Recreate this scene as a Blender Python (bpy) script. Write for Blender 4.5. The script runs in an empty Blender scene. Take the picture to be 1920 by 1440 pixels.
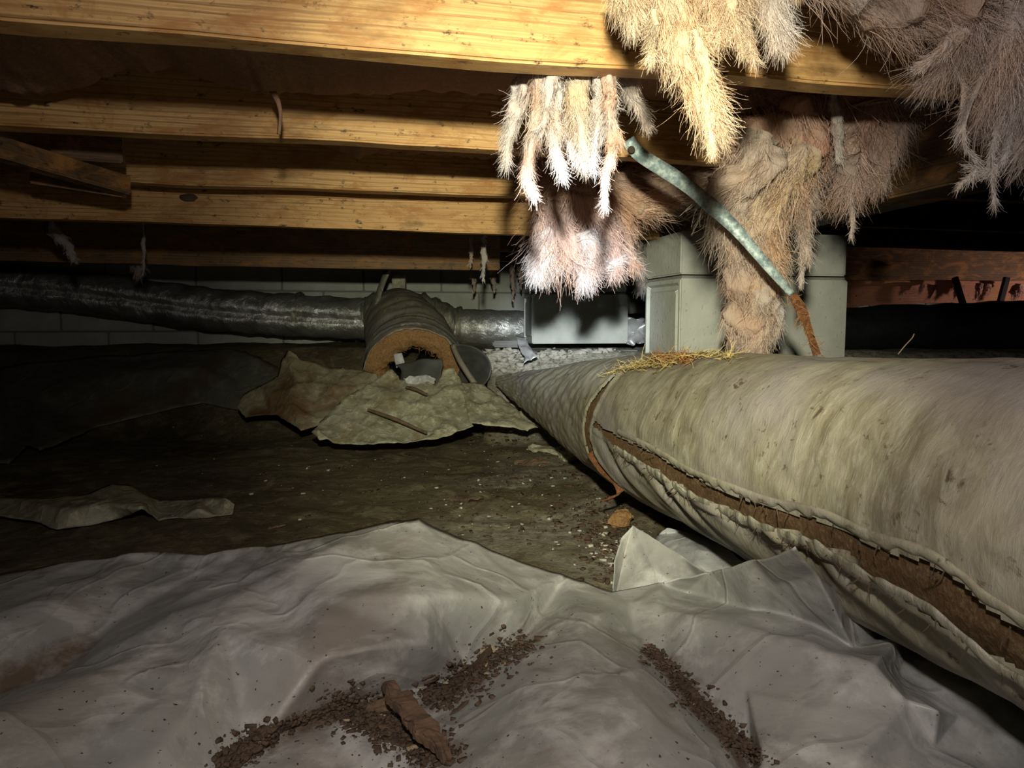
import bpy, bmesh, math, random
import numpy as np
from mathutils import Vector, Matrix, noise
from mathutils.geometry import delaunay_2d_cdt
from mathutils.bvhtree import BVHTree

rng = np.random.default_rng(7)
random.seed(7)
S = bpy.context.scene
C = S.collection
CZ = 0.42                      # camera height over the trench floor
F = 1350.0
PITCH = math.atan(120 / F)     # looking down

# ---------------- camera, world, lamp, exposure ----------------
cd = bpy.data.cameras.new('camera'); cam = bpy.data.objects.new('camera', cd); C.objects.link(cam)
cd.sensor_width = 36; cd.lens = 36 * F / 1920; cd.clip_start = .02
cam.location = (0, 0, CZ); cam.rotation_euler = (math.pi / 2 - PITCH, 0, 0)
S.camera = cam
w = bpy.data.worlds.new('world'); S.world = w; w.use_nodes = True
w.node_tree.nodes['Background'].inputs[0].default_value = (.5, .6, .8, 1)
w.node_tree.nodes['Background'].inputs[1].default_value = 0.0
S.view_settings.view_transform = 'Standard'; S.view_settings.look = 'None'
S.view_settings.gamma = 1; S.view_settings.use_curve_mapping = False
S.view_settings.exposure = 0.0

def P(px, py, D=None, z=None):
    """point on the line of sight of a pixel at distance D (world Y) or at height z above the trench floor"""
    u = (px - 960) / F; v = (720 - py) / F
    cp, sp = math.cos(PITCH), math.sin(PITCH)
    d = Vector((u, cp + v * sp, -sp + v * cp))
    if D is None:
        D = (z - CZ) / d.z * d.y
    k = D / d.y
    return Vector((d.x * k, D, CZ + d.z * k))
def PX(p, n): return n / F * math.sqrt(p.y ** 2)     # n pixels in metres at point p

LAMP = Vector((0.0, -.02, CZ + .185))
def spot(name, target, energy, angle, blend, col, size=.02):
    l = bpy.data.lights.new(name, 'SPOT'); o = bpy.data.objects.new(name, l); C.objects.link(o)
    l.energy = energy; l.spot_size = math.radians(angle); l.spot_blend = blend; l.color = col; l.shadow_soft_size = size
    o.location = LAMP; o.rotation_euler = (target - LAMP).to_track_quat('-Z', 'Y').to_euler()
    return o
spot('flashlight_hotspot', P(1070, 640, D=2.76), 262, 15.8, 1.0, (.76, .86, 1.0))
spot('flashlight_mid', P(1060, 690, D=2), 94, 58, 1.0, (1.0, .97, .70))
spot('flashlight_spill', P(1130, 800, D=2), 17, 128, 1.0, (1.0, .91, .84))
# added weak fill beside the lens, lifts the shaded joist faces and batt
ph = spot('camera_fill', P(900, 500, D=2), .22, 130, 1.0, (1.0, .80, .62), .006); ph.location = (.02, -.005, CZ + .012)
# a second person's lamp far off in the next bay
l = bpy.data.lights.new('distant_work_lamp', 'SPOT'); o = bpy.data.objects.new('distant_work_lamp', l); C.objects.link(o)
l.energy = 16; l.color = (1.0, .72, .62); l.shadow_soft_size = .02; l.spot_size = math.radians(62); l.spot_blend = 1.0; o.location = P(2330, 580, D=3.0)
o.rotation_euler = (P(1880, 552, D=3.68) - o.location).to_track_quat('-Z', 'Y').to_euler()

# ---------------- node helpers ----------------
class NT:
    def __init__(s, name):
        s.m = bpy.data.materials.new(name); s.m.use_nodes = True; s.t = s.m.node_tree
        s.b = s.t.nodes['Principled BSDF']; s.out = s.t.nodes['Material Output']
        s.co = s.t.nodes.new('ShaderNodeTexCoord')
    def n(s, ty, **kw):
        x = s.t.nodes.new(ty)
        for k, v in kw.items(): setattr(x, k, v)
        return x
    def L(s, a, b): s.t.links.new(a, b)
    def mapping(s, scale=(1, 1, 1), rot=(0, 0, 0), src=None):
        mp = s.n('ShaderNodeMapping'); mp.inputs['Scale'].default_value = scale; mp.inputs['Rotation'].default_value = rot
        s.L(src or s.co.outputs['Object'], mp.inputs[0]); return mp.outputs[0]
    def noise(s, vec, scale, detail=6, rough=.6, dist=0):
        x = s.n('ShaderNodeTexNoise'); x.inputs['Scale'].default_value = scale; x.inputs['Detail'].default_value = detail
        x.inputs['Roughness'].default_value = rough; x.inputs['Distortion'].default_value = dist
        s.L(vec, x.inputs['Vector']); return x.outputs['Fac']
    def ramp(s, fac, stops, interp='LINEAR'):
        r = s.n('ShaderNodeValToRGB'); r.color_ramp.interpolation = interp
        e = r.color_ramp.elements
        while len(e) < len(stops): e.new(.5)
        for i, (p, c) in enumerate(stops):
            e[i].position = p; e[i].color = tuple(c) + (1,) if len(c) == 3 else c
        s.L(fac, r.inputs[0]); return r.outputs[0]
    def mix(s, fac, a, b, mode='MIX'):
        x = s.n('ShaderNodeMix', data_type='RGBA', blend_type=mode)
        if isinstance(fac, (int, float)): x.inputs[0].default_value = fac
        else: s.L(fac, x.inputs[0])
        for i, c in ((6, a), (7, b)):
            if isinstance(c, tuple): x.inputs[i].default_value = c + (1,)
            else: s.L(c, x.inputs[i])
        return x.outputs[2]
    def step(s, fac, a, b): return s.ramp(fac, [(a, (0, 0, 0)), (b, (1, 1, 1))])
    def bump(s, h, strength=.3, dist=.01, prev=None):
        x = s.n('ShaderNodeBump'); x.inputs['Strength'].default_value = strength; x.inputs['Distance'].default_value = dist
        s.L(h, x.inputs['Height'])
        if prev is not None: s.L(prev, x.inputs['Normal'])
        s.L(x.outputs[0], s.b.inputs['Normal']); return x.outputs[0]
    def fin(s, col=None, rough=.8, metal=0, spec=.5):
        if col is not None:
            if isinstance(col, tuple): s.b.inputs['Base Color'].default_value = col + (1,)
            else: s.L(col, s.b.inputs['Base Color'])
        if isinstance(rough, (int, float)): s.b.inputs['Roughness'].default_value = rough
        else: s.L(rough, s.b.inputs['Roughness'])
        s.b.inputs['Metallic'].default_value = metal
        s.b.inputs['Specular IOR Level'].default_value = spec
        return s.m

def mat_wood(name, dark, mid, light, stain=.5):
    t = NT(name)
    v0 = t.mapping((.55, 4, 26))
    g = t.noise(v0, 2.2, 3, .5, .3)          # grain runs along X
    wv = t.n('ShaderNodeTexWave', wave_type='BANDS', bands_direction='Z'); wv.inputs['Scale'].default_value = 34; wv.inputs['Distortion'].default_value = 5.5
    wv.inputs['Detail'].default_value = 3; wv.inputs['Detail Scale'].default_value = .9; wv.inputs['Detail Roughness'].default_value = .6; t.L(t.mapping((.10, .3, 1)), wv.inputs['Vector'])
    g2 = t.noise(t.mapping((5, 30, 420)), 1.4, 3, .6)
    c = t.ramp(wv.outputs['Fac'], [(.10, dark), (.34, mid), (.62, light), (.95, mid)])
    c = t.mix(t.step(g, .38, .68), c, mid)
    c = t.mix(t.step(g2, .35, .85), c, light)
    st = t.noise(t.mapping((4, 8, 12)), 2.0, 8, .7)
    c = t.mix(t.step(st, .54, .72), c, tuple(x * stain for x in mid), 'MIX')
    bl = t.noise(t.mapping((14, 20, 26)), 2.6, 6, .75)
    c = t.mix(t.step(bl, .575, .66), c, (.045, .025, .012))
    og = t.noise(t.mapping((3.1, 5, 7)), 3.3, 7, .72, .8)
    c = t.mix(t.step(og, .49, .64), c, (.40, .19, .055))
    t.bump(g, .5, .004, t.bump(g2, .3, .002))
    return t.fin(c, .62, 0, .35)
M = {}
M['wood'] = mat_wood('joist_pine', (.22, .105, .032), (.50, .28, .095), (.68, .44, .18), .40)
M['wood_dim'] = mat_wood('dark_pine', (.05, .028, .014), (.13, .075, .035), (.19, .12, .06), .6)  # same pine recipe in much darker tones
M['wood_shaded'] = mat_wood('shaded_pine', (.08, .042, .018), (.21, .12, .05), (.30, .19, .09), .6)  # pine with shade put into its colour, for the distant joist
M['wood_red'] = mat_wood('reddish_board', (.20, .07, .04), (.36, .15, .09), (.5, .24, .16), .6)

def mat_plastic(name, base, light, brown, stain=.55, rough=.42, scale=1.0, specks=True, soil=False):
    t = NT(name); v = t.mapping((scale,) * 3)
    n1 = t.noise(v, 5, 8, .62, .4); n2 = t.noise(v, 17, 8, .68, .3); n3 = t.noise(v, 2.4, 7, .6, .8)
    c = t.mix(t.step(n1, .38, .66), base, light)
    c = t.mix(t.step(n2, .50, .70), c, tuple(min(1, x * 1.35) for x in light))
    c = t.mix(t.step(n3, stain, stain + .16), c, brown)
    n5 = t.noise(t.mapping((scale * 3, scale * 12, scale * 6), (0, 0, .5)), 3, 6, .65, .5)
    c = t.mix(t.step(n5, .62, .78), c, tuple(x * .75 for x in brown))
    if specks:
        n4 = t.noise(v, 190, 2, .5); c = t.mix(t.step(n4, .70, .74), c, (.05, .035, .02))
    if soil:
        at = t.n('ShaderNodeVertexColor'); at.layer_name = 'soil'; n6 = t.noise(v, 60, 6, .75); sm = t.n('ShaderNodeMath', operation='ADD'); t.L(at.outputs[0], sm.inputs[0]); t.L(n6, sm.inputs[1])
        c = t.mix(t.step(sm.outputs[0], .62, 1.25), c, (.15, .108, .078))
        n7 = t.noise(v, 3.4, 9, .66, .9); c = t.mix(t.step(n7, .51, .62), c, (.60, .60, .58))
    r = t.ramp(n2, [(.3, (rough - .1,) * 3), (.7, (rough + .22,) * 3)])
    wn = t.n('ShaderNodeTexNoise'); wn.inputs['Scale'].default_value = 3; wn.inputs['Detail'].default_value = 3; t.L(v, wn.inputs['Vector'])
    va = t.n('ShaderNodeVectorMath', operation='MULTIPLY_ADD'); va.inputs[1].default_value = (.35, .35, .35); t.L(wn.outputs['Color'], va.inputs[0]); t.L(v, va.inputs[2])
    vo = t.n('ShaderNodeTexVoronoi', feature='DISTANCE_TO_EDGE'); vo.inputs['Scale'].default_value = 5.5; t.L(va.outputs[0], vo.inputs['Vector'])
    cr = t.ramp(vo.outputs['Distance'], [(0, (1, 1, 1)), (.03, (.35, .35, .35)), (.16, (0, 0, 0))])
    t.bump(n2, .10, .006, t.bump(cr, .30, .006, t.bump(n1, .25, .02)))
    return t.fin(c, r, 0, .45)
M['plastic'] = mat_plastic('dusty_clear_plastic', (.26, .26, .24), (.37, .37, .345), (.23, .165, .125), .50, .40)
M['plastic_soiled'] = mat_plastic('soiled_clear_plastic', (.25, .255, .235), (.37, .37, .35), (.27, .225, .19), .50, .38, soil=True)
M['plastic_olive'] = mat_plastic('dirty_olive_plastic', (.24, .225, .14), (.46, .45, .33), (.26, .19, .09), .57, .5, 2.6)
M['plastic_brown'] = mat_plastic('brown_muddy_plastic', (.24, .205, .125), (.34, .31, .21), (.17, .10, .05), .44, .5, 2.2)
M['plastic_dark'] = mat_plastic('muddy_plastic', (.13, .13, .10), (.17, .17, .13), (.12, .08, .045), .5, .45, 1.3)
M['plastic_white'] = mat_plastic('pale_plastic', (.40, .41, .42), (.5, .5, .5), (.3, .26, .22), .62, .35)

# duct wrap: streaky, dusty vinyl
t = NT('dusty_duct_wrap')
v = t.mapping((9, 4, 4), (.2, .5, .35)); v2 = t.mapping((1, 1, 1))
n1 = t.noise(v, 2.6, 7, .65, .5); n2 = t.noise(v2, 22, 8, .7, .5); n3 = t.noise(v2, 4, 6, .6)
nf = t.noise(t.mapping((24, 7, 7), (.2, .5, .35)), 3.0, 7, .75, .9)
c = t.mix(t.step(n1, .36, .62), (.20, .175, .11), (.38, .355, .255))
c = t.mix(t.step(nf, .50, .70), c, (.44, .42, .335))
c = t.mix(t.step(n2, .53, .68), c, (.24, .215, .15))
c = t.mix(t.step(n3, .46, .66), c, (.31, .28, .262))
n4 = t.noise(v2, 46, 5, .7, .5); c = t.mix(t.step(n4, .60, .68), c, (.11, .085, .05))
t.bump(n1, .35, .006, t.bump(nf, .45, .004, t.bump(n2, .25, .004)))
M['wrap'] = t.fin(c, .55, 0, .35)
t = NT('torn_grey_wrap_lip')
n1 = t.noise(t.mapping((6, 20, 8)), 3, 6, .65, .6)
c = t.mix(t.step(n1, .35, .65), (.17, .15, .10), (.36, .35, .28))
t.bump(n1, .5, .008); M['lip'] = t.fin(c, .45, 0, .5)

def mat_fibre_solid(name, a, b, d):
    t = NT(name); n1 = t.noise(t.mapping((30, 12, 12)), 6, 8, .75, 1.2); n2 = t.noise(t.mapping(), 160, 5, .7)
    c = t.mix(t.step(n1, .35, .65), a, b); c = t.mix(t.step(n2, .5, .72), c, d)
    t.bump(n2, .8, .006, t.bump(n1, .7, .01)); return t.fin(c, .95, 0, .15)
M['brownfibre'] = mat_fibre_solid('rusty_fibreglass', (.20, .075, .03), (.36, .17, .08), (.09, .04, .02))
M['dustfibre'] = mat_fibre_solid('dusty_brown_fibreglass', (.17, .09, .04), (.27, .17, .09), (.4, .3, .15))
M['tanfibre'] = mat_fibre_solid('tan_fibreglass', (.42, .22, .09), (.58, .36, .16), (.22, .1, .04))
M['battback'] = mat_fibre_solid('brown_batt_face', (.42, .22, .13), (.55, .33, .22), (.34, .19, .12))

def mat_fluff(name):
    t = NT(name)
    at = t.n('ShaderNodeVertexColor'); at.layer_name = 'tint'
    n1 = t.noise(t.mapping(), 14, 5, .6, .5)
    c = t.mix(t.step(n1, .35, .7), at.outputs[0], (1.0, .86, .74), 'MULTIPLY')
    d = t.n('ShaderNodeBsdfDiffuse'); tr = t.n('ShaderNodeBsdfTranslucent'); mx = t.n('ShaderNodeMixShader'); mx.inputs[0].default_value = .30
    n2 = t.noise(t.mapping((1, 1, .25)), 120, 4, .7)
    b = t.n('ShaderNodeBump'); b.inputs['Strength'].default_value = .9; b.inputs['Distance'].default_value = .006; t.L(n2, b.inputs['Height'])
    t.L(c, d.inputs[0]); t.L(c, tr.inputs[0]); t.L(b.outputs[0], d.inputs['Normal'])
    t.L(d.outputs[0], mx.inputs[1]); t.L(tr.outputs[0], mx.inputs[2]); t.L(mx.outputs[0], t.out.inputs[0])
    return t.m
M['fluff'] = mat_fluff('fibreglass_wool')

t = NT('concrete_block'); v = t.mapping()
n1 = t.noise(v, 9, 6, .6); n2 = t.noise(v, 90, 6, .7)
c = t.mix(t.step(n1, .3, .7), (.46, .48, .43), (.62, .64, .58)); c = t.mix(t.step(n2, .62, .74), c, (.2, .2, .17))
pv = t.n('ShaderNodeTexVoronoi'); pv.inputs['Scale'].default_value = 55; t.L(v, pv.inputs['Vector'])
pit = t.step(pv.outputs['Distance'], .08, .16); t.bump(pit, .5, .003, t.bump(n2, .4, .003))
M['block'] = t.fin(c, .9, 0, .2)
t = NT('mortar'); n2 = t.noise(t.mapping(), 60, 6, .7); c = t.mix(n2, (.2, .2, .18), (.34, .34, .31)); t.bump(n2, .5, .004); M['mortar'] = t.fin(c, .95)

t = NT('crawlspace_dirt'); v = t.mapping()
n1 = t.noise(v, 3.0, 8, .62, .6); n2 = t.noise(v, 13, 8, .7, .8); n3 = t.noise(v, 130, 4, .7); n4 = t.noise(v, 48, 6, .75, .4)
c = t.mix(t.step(n1, .35, .65), (.10, .078, .045), (.19, .16, .09))
c = t.mix(t.step(n2, .50, .66), c, (.27, .235, .135))
c = t.mix(t.step(n4, .60, .70), c, (.035, .027, .018))
c = t.mix(t.step(n3, .70, .74), c, (.42, .40, .33))
at = t.n('ShaderNodeVertexColor'); at.layer_name = 'pale_tone'
lm = t.n('ShaderNodeMath', operation='MULTIPLY'); t.L(at.outputs[0], lm.inputs[0]); t.L(t.ramp(n4, [(.34, (.0, .0, .0)), (.56, (1, 1, 1))]), lm.inputs[1])
c = t.mix(lm.outputs[0], c, (.60, .575, .48))
t.bump(n4, .9, .012, t.bump(n3, .5, .004)); M['dirt'] = t.fin(c, .85, 0, .25)

t = NT('crinkled_foil'); v = t.mapping((1.4, 1, 1)); n1 = t.noise(v, 20, 6, .65, 1.0); n2 = t.noise(v, 7, 5, .6)
c = t.mix(t.step(n2, .4, .7), (.66, .67, .66), (.42, .42, .36)); t.bump(n1, .75, .012)
M['foil'] = t.fin(c, .38, .75)
t = NT('dull_foil'); n1 = t.noise(t.mapping((3, 1, 1)), 24, 6, .65, .8); c = t.mix(t.step(n1, .4, .7), (.34, .34, .27), (.18, .17, .12)); t.bump(n1, .6, .01); M['foil_dull'] = t.fin(c, .42, .5)
t = NT('galvanised_strap'); v = t.mapping(); n1 = t.noise(v, 90, 6, .75); n2 = t.noise(v, 18, 6, .7)
c = t.mix(t.step(n1, .42, .62), (.17, .24, .25), (.52, .60, .57)); c = t.mix(t.step(n2, .55, .68), c, (.07, .08, .08)); t.bump(n1, .3, .002)
M['galv'] = t.fin(c, .5, .25)
def simple(name, col, rough=.8, metal=0, var=.5, scale=40):
    t = NT(name); n1 = t.noise(t.mapping(), scale, 6, .7); c = t.mix(t.step(n1, .3, .7), tuple(x * var for x in col), col); t.bump(n1, .4, .003)
    return t.fin(c, rough, metal)
M['foil_bright'] = simple('bright_foil', (.72, .73, .72), .35, .35, .7, 30)
M['nail'] = simple('rusty_nail', (.10, .07, .05), .6, .5)
M['bark'] = simple('rotten_bark', (.13, .082, .05), .9, 0, .35, 55)
M['bark_warm'] = simple('warm_bark', (.19, .115, .07), .9, 0, .4, 70)
M['chip'] = simple('wood_chip', (.22, .145, .085), .85, 0, .4)
M['chip_dark'] = simple('dark_chip', (.10, .06, .035), .85, 0, .4)
M['chip_pale'] = simple('pale_chip', (.50, .40, .24), .85, 0, .6)
M['pale_tone'] = simple('pale_crumb', (.55, .52, .44), .9, 0, .6)
M['black'] = simple('black_rubber_duct', (.022, .024, .028), .5)
M['charcoal'] = simple('charcoal_liner', (.10, .105, .095), .5, 0, .6, 14)
M['subfloor'] = simple('dark_subfloor', (.09, .05, .03), .9)
M['straw'] = simple('yellow_straw', (.55, .42, .16), .8, 0, .6)
M['rustfibre'] = simple('rust_fibre', (.36, .16, .05), .9, 0, .5)

# ---------------- object helpers ----------------
def tag(o, label=None, cat=None, group=None, kind=None):
    if label: o['label'] = label
    if cat: o['category'] = cat
    if group: o['group'] = group
    if kind: o['kind'] = kind
    return o
def link(name, me, mat, parent=None, smooth=False):
    o = bpy.data.objects.new(name, me); C.objects.link(o)
    if mat is not None and len(me.materials) == 0: me.materials.append(mat)
    if parent is not None: o.parent = parent; o.matrix_parent_inverse = parent.matrix_world.inverted()
    if smooth:
        me.polygons.foreach_set('use_smooth', np.ones(len(me.polygons), dtype=bool))
    return o
def empty(name, loc):
    o = bpy.data.objects.new(name, None); C.objects.link(o); o.empty_display_size = .05
    o.location = loc; o.matrix_world = Matrix.Translation(Vector(loc)); return o
def mesh_np(name, V, Fc, tint=None, layer='tint'):
    me = bpy.data.meshes.new(name); V = np.asarray(V, dtype=np.float32); Fc = np.asarray(Fc, dtype=np.int32)
    k = Fc.shape[1]
    me.vertices.add(len(V)); me.vertices.foreach_set('co', V.ravel())
    me.loops.add(Fc.size); me.loops.foreach_set('vertex_index', Fc.ravel())
    me.polygons.add(len(Fc)); me.polygons.foreach_set('loop_start', np.arange(0, Fc.size, k, dtype=np.int32))
    me.update(calc_edges=True); me.validate()
    if tint is not None:
        a = me.color_attributes.new(layer, 'FLOAT_COLOR', 'POINT'); col = np.ones((len(V), 4), np.float32); col[:, :3] = tint
        a.data.foreach_set('color', col.ravel())
    return me
def vnoise(V, scale, seed=0, octs=3):
    off = Vector((seed * 13.7, seed * 7.1, seed * 3.3)); out = np.empty((len(V), 3))
    for i, p in enumerate(V):
        out[i] = noise.turbulence_vector(Vector(p) * scale + off, octs, False)
    return out
def tube(path, radii, k=16, closed_caps=True, up=Vector((0, 0, 1)), flat=1.0, twist=0):
    """verts, quads of a tube round a list of Vectors"""
    n = len(path); V = []; Fq = []
    for i in range(n):
        d = (path[min(i + 1, n - 1)] - path[max(i - 1, 0)]).normalized()
        a = d.cross(up)
        if a.length < .05: a = d.cross(Vector((0, 1, 0)))
        a.normalize(); b = a.cross(d)
        for j in range(k):
            t_ = 2 * math.pi * j / k + twist * i
            V.append(path[i] + (a * math.cos(t_) + b * math.sin(t_) * flat) * radii[i])
    for i in range(n - 1):
        for j in range(k):
            a0 = i * k + j; a1 = i * k + (j + 1) % k
            Fq.append((a0, a1, a1 + k, a0 + k))
    return V, Fq
def resample(pts, n):
    pts = [Vector(p) for p in pts]; L = [0]
    for a, b in zip(pts, pts[1:]): L.append(L[-1] + (b - a).length)
    out = []
    for i in range(n):
        s_ = L[-1] * i / (n - 1); j = 0
        while j < len(L) - 2 and L[j + 1] < s_: j += 1
        u = (s_ - L[j]) / max(1e-9, L[j + 1] - L[j])
        # catmull-rom
        p0 = pts[max(j - 1, 0)]; p1 = pts[j]; p2 = pts[j + 1]; p3 = pts[min(j + 2, len(pts) - 1)]
        out.append(.5 * ((2 * p1) + (p2 - p0) * u + (2 * p0 - 5 * p1 + 4 * p2 - p3) * u * u + (3 * p1 - p0 - 3 * p2 + p3) * u ** 3))
    return out
def resample_f(vals, n):
    return list(np.interp(np.linspace(0, 1, n), np.linspace(0, 1, len(vals)), vals))
def box_bm(L, W, H, bev=.003, seg=12, rough=0.0, seed=0):
    """box from origin: x 0..L, y 0..W, z 0..H, cut along X and slightly uneven"""
    bm = bmesh.new(); bmesh.ops.create_cube(bm, size=1)
    bmesh.ops.scale(bm, vec=(L, W, H), verts=bm.verts); bmesh.ops.translate(bm, vec=(L / 2, W / 2, H / 2), verts=bm.verts)
    if bev: bmesh.ops.bevel(bm, geom=bm.edges[:], offset=bev, segments=2, affect='EDGES')
    for i in range(1, seg):
        bmesh.ops.bisect_plane(bm, geom=bm.verts[:] + bm.edges[:] + bm.faces[:], plane_co=(L * i / seg, 0, 0), plane_no=(1, 0, 0))
    if rough:
        for v_ in bm.verts: v_.co += noise.noise_vector(v_.co * 6 + Vector((seed, 0, 0))) * rough
    return bm
def bm_obj(name, bm, mat, parent=None, smooth=False):
    me = bpy.data.meshes.new(name); bm.to_mesh(me); bm.free(); return link(name, me, mat, parent, smooth)

# ---------------- the setting ----------------
JA = math.atan(.228)            # joists recede towards the right by this angle
JX = Vector((math.cos(JA), math.sin(JA), 0)); JN = Vector((-math.sin(JA), math.cos(JA), 0))
def gz(x, y):
    """height of the dirt"""
    t_ = min(1, max(0, (y - (2.52 if x < -.1 else 2.36)) / (.55 if x < -.1 else .36))); t_ = t_ * t_ * (3 - 2 * t_)
    z = .305 * t_
    z += .018 * noise.noise(Vector((x * 2.2, y * 2.2, 0))) + .008 * noise.noise(Vector((x * 9, y * 9, 3))) + .004 * noise.noise(Vector((x * 30, y * 30, 7)))
    return z
xs = np.concatenate([np.arange(-4.5, -1.3, .06), np.arange(-1.3, 1.3, .0125), np.arange(1.3, 5.0, .06)]); ys = np.concatenate([np.arange(-.6, .7, .06), np.arange(.7, 3.2, .0125), np.arange(3.2, 7.0, .06)])
V = []; pale_tone = []
for y in ys:
    for x in xs:
        z = gz(x, y); r = noise.turbulence(Vector((x * 12, y * 12, 1)), 4, True); 
        near = max(0, 1 - abs(y - 1.6) / .9) * max(0, 1 - abs(x - .18) / .5)
        z += near * .016 * r
        V.append((x, y, z))
        q = max(0, min(1, (y - 2.3) / .25)) * max(0, min(1, (x + .12) / .12)); q = q * .95
        bl = noise.turbulence(Vector((x * 5, y * 4, 5)), 4, False)
        q = max(q, max(0, min(1, 1 - ((x - .10) / .34) ** 2 - ((y - 1.60) / .75) ** 2)) * max(0, min(.5, .25 + bl * 1.2)))  # paler ground beyond the trench and in a central oval
        pale_tone.append((q, q, q))
nx = len(xs); Fq = [(j * nx + i, j * nx + i + 1, (j + 1) * nx + i + 1, (j + 1) * nx + i) for j in range(len(ys) - 1) for i in range(nx - 1)]
tag(link('floor', mesh_np('floor', V, Fq, np.array(pale_tone), 'pale_tone'), M['dirt'], smooth=True), kind='structure')
GB = BVHTree.FromPolygons([Vector(v_) for v_ in V], Fq)

bm = box_bm(10, 9, .02, 0, 2); so = bm_obj('ceiling', bm, M['subfloor']); so.location = (-5, -1.2, CZ + .47); tag(so, kind='structure')
bm = box_bm(10, .03, .9, 0, 2); so = bm_obj('wall_front', bm, M['subfloor']); so.location = (-5, -.95, -.02); tag(so, kind='structure')
bm = box_bm(.03, 8, .9, 0, 2); so = bm_obj('wall_left', bm, M['subfloor']); so.location = (-4.4, -1, -.02); tag(so, kind='structure')
bm = box_bm(.03, 8, .9, 0, 2); so = bm_obj('wall_right', bm, M['subfloor']); so.location = (4.7, -1, -.02); tag(so, kind='structure')

def block_mesh(L, W, H, flange=False, ends=True):
    bm = bmesh.new(); bmesh.ops.create_cube(bm, size=1)
    bmesh.ops.scale(bm, vec=(L, W, H), verts=bm.verts); bmesh.ops.translate(bm, vec=(L / 2, W / 2, H / 2), verts=bm.verts)
    if flange:   # hollow block: recessed end between two flanges, with a shallow core of its own
        for f in [f for f in bm.faces if abs(f.normal.x) > .9]:
            r = bmesh.ops.inset_region(bm, faces=[f], thickness=.014); 
            bmesh.ops.inset_region(bm, faces=[f], thickness=.008, depth=-.008)
            bmesh.ops.inset_region(bm, faces=[f], thickness=.014, depth=0); bmesh.ops.inset_region(bm, faces=[f], thickness=.006, depth=.006)
    bmesh.ops.bevel(bm, geom=[e for e in bm.edges if e.calc_face_angle(0) > 1.2], offset=.0035, segments=2, affect='EDGES')
    me = bpy.data.meshes.new('concrete_block'); bm.to_mesh(me); bm.free(); me.materials.append(M['block']); return me

# back wall
W0 = P(900, 540, D=3.85); W0.z = 0
wall = empty('wall_back', (W0.x, W0.y, 0)); wall.rotation_euler = (0, 0, JA); tag(wall, kind='structure')
bpy.context.view_layer.update()
me = block_mesh(.39, .19, .19); me2 = block_mesh(.39, .19, .15)
for r_ in range(4):
    for i in range(-9, 9):
        o = bpy.data.objects.new('concrete_block', me if r_ < 3 else me2); C.objects.link(o); o.parent = wall
        o.location = (i * .4 + (.2 if r_ % 2 else 0), .004 * math.sin(i * 7 + r_), .0 + r_ * .2 - .03)
bm = box_bm(7.2, .16, .76, 0, 2); bmesh.ops.translate(bm, vec=(-3.6, .012, -.03), verts=bm.verts)
me = bpy.data.meshes.new('mortar'); bm.to_mesh(me); bm.free(); me.materials.append(M['mortar']); o = bpy.data.objects.new('mortar', me); C.objects.link(o); o.parent = wall
bm = box_bm(7.2, .14, .09, .003, 12, .004); bmesh.ops.translate(bm, vec=(-3.6, .0, .725), verts=bm.verts)
me = bpy.data.meshes.new('sill_board'); bm.to_mesh(me); bm.free(); me.materials.append(M['wood_dim']); o = bpy.data.objects.new('sill_board', me); C.objects.link(o); o.parent = wall

# ---------------- joists ----------------
GX = lambda D: .66 - .225 * (D - 1.6)       # line of the girder
def joist(px, py, zb, x_from, x_to, label, mat='wood', H=.19, T=.038, name='floor_joist', seed=0):
    """bottom front edge passes through the pixel at height zb above the camera"""
    p = P(px, py, z=CZ + zb)
    L = (x_to - x_from); bm = box_bm(L, T, H, .003, 40, .0035, seed)
    for v_ in bm.verts: v_.co.z += .004 * math.sin(v_.co.x * 2 + seed)
    o = bm_obj(name, bm, M[mat]); o.location = p + JX * ((x_from - p.x) / JX.x); o.location.z = CZ + zb; o.rotation_euler = (0, 0, JA)
    tag(o, label, 'joist'); return o
j1 = joist(600, 79, .28, -2.4, .66, 'nearest pine floor joist, brightly lit across the top of the view', seed=1)
j2 = joist(600, 268, .28, -2.6, .60, 'second pine floor joist, behind the nearest one and ending at the metal strap', seed=9)
j3 = joist(600, 352, .28, -.86, .52, 'third pine floor joist, thin lit strip starting at the cross blocking', seed=17)
j4 = joist(600, 427, .213, -3, .47, 'fourth pine floor joist with a dark knot, lowest of the bright ones', seed=23, H=.25)
bm = box_bm(1.6, .006, .03, .001, 10, .001); o = bm_obj('ledger_strip', bm, M['wood'], j4); o.parent = j4; o.matrix_parent_inverse = Matrix(); o.location = (1.75, -.006, .068)
bm = bmesh.new(); bmesh.ops.create_uvsphere(bm, u_segments=12, v_segments=6, radius=1)
for v_ in bm.verts: v_.co = Vector((v_.co.x * .020, v_.co.y * .003, v_.co.z * .009)) * (1 + .3 * noise.noise(v_.co * 2))
o = bm_obj('knot', bm, M['chip_dark'], None, True); o.parent = j4; o.location = (3 - .66, -.001, .058); o['label'] = 'dark oval knot in the wood'
j5 = joist(850, 504, .19, -3, .03, 'distant floor joist seen as a thin strip left of the low grey pier', 'wood_shaded', seed=31, H=.27)
for i, dd in enumerate((1.0, 1.5, 2.1)):
    p = P(1000, 500, D=2.0 + dd); 
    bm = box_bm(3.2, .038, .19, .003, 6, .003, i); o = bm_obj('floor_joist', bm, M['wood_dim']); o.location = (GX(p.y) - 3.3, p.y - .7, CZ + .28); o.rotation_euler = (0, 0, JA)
    tag(o, 'floor joist in the dark beyond the low grey pier', 'joist', 'joists hidden in the dark at the back')
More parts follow.
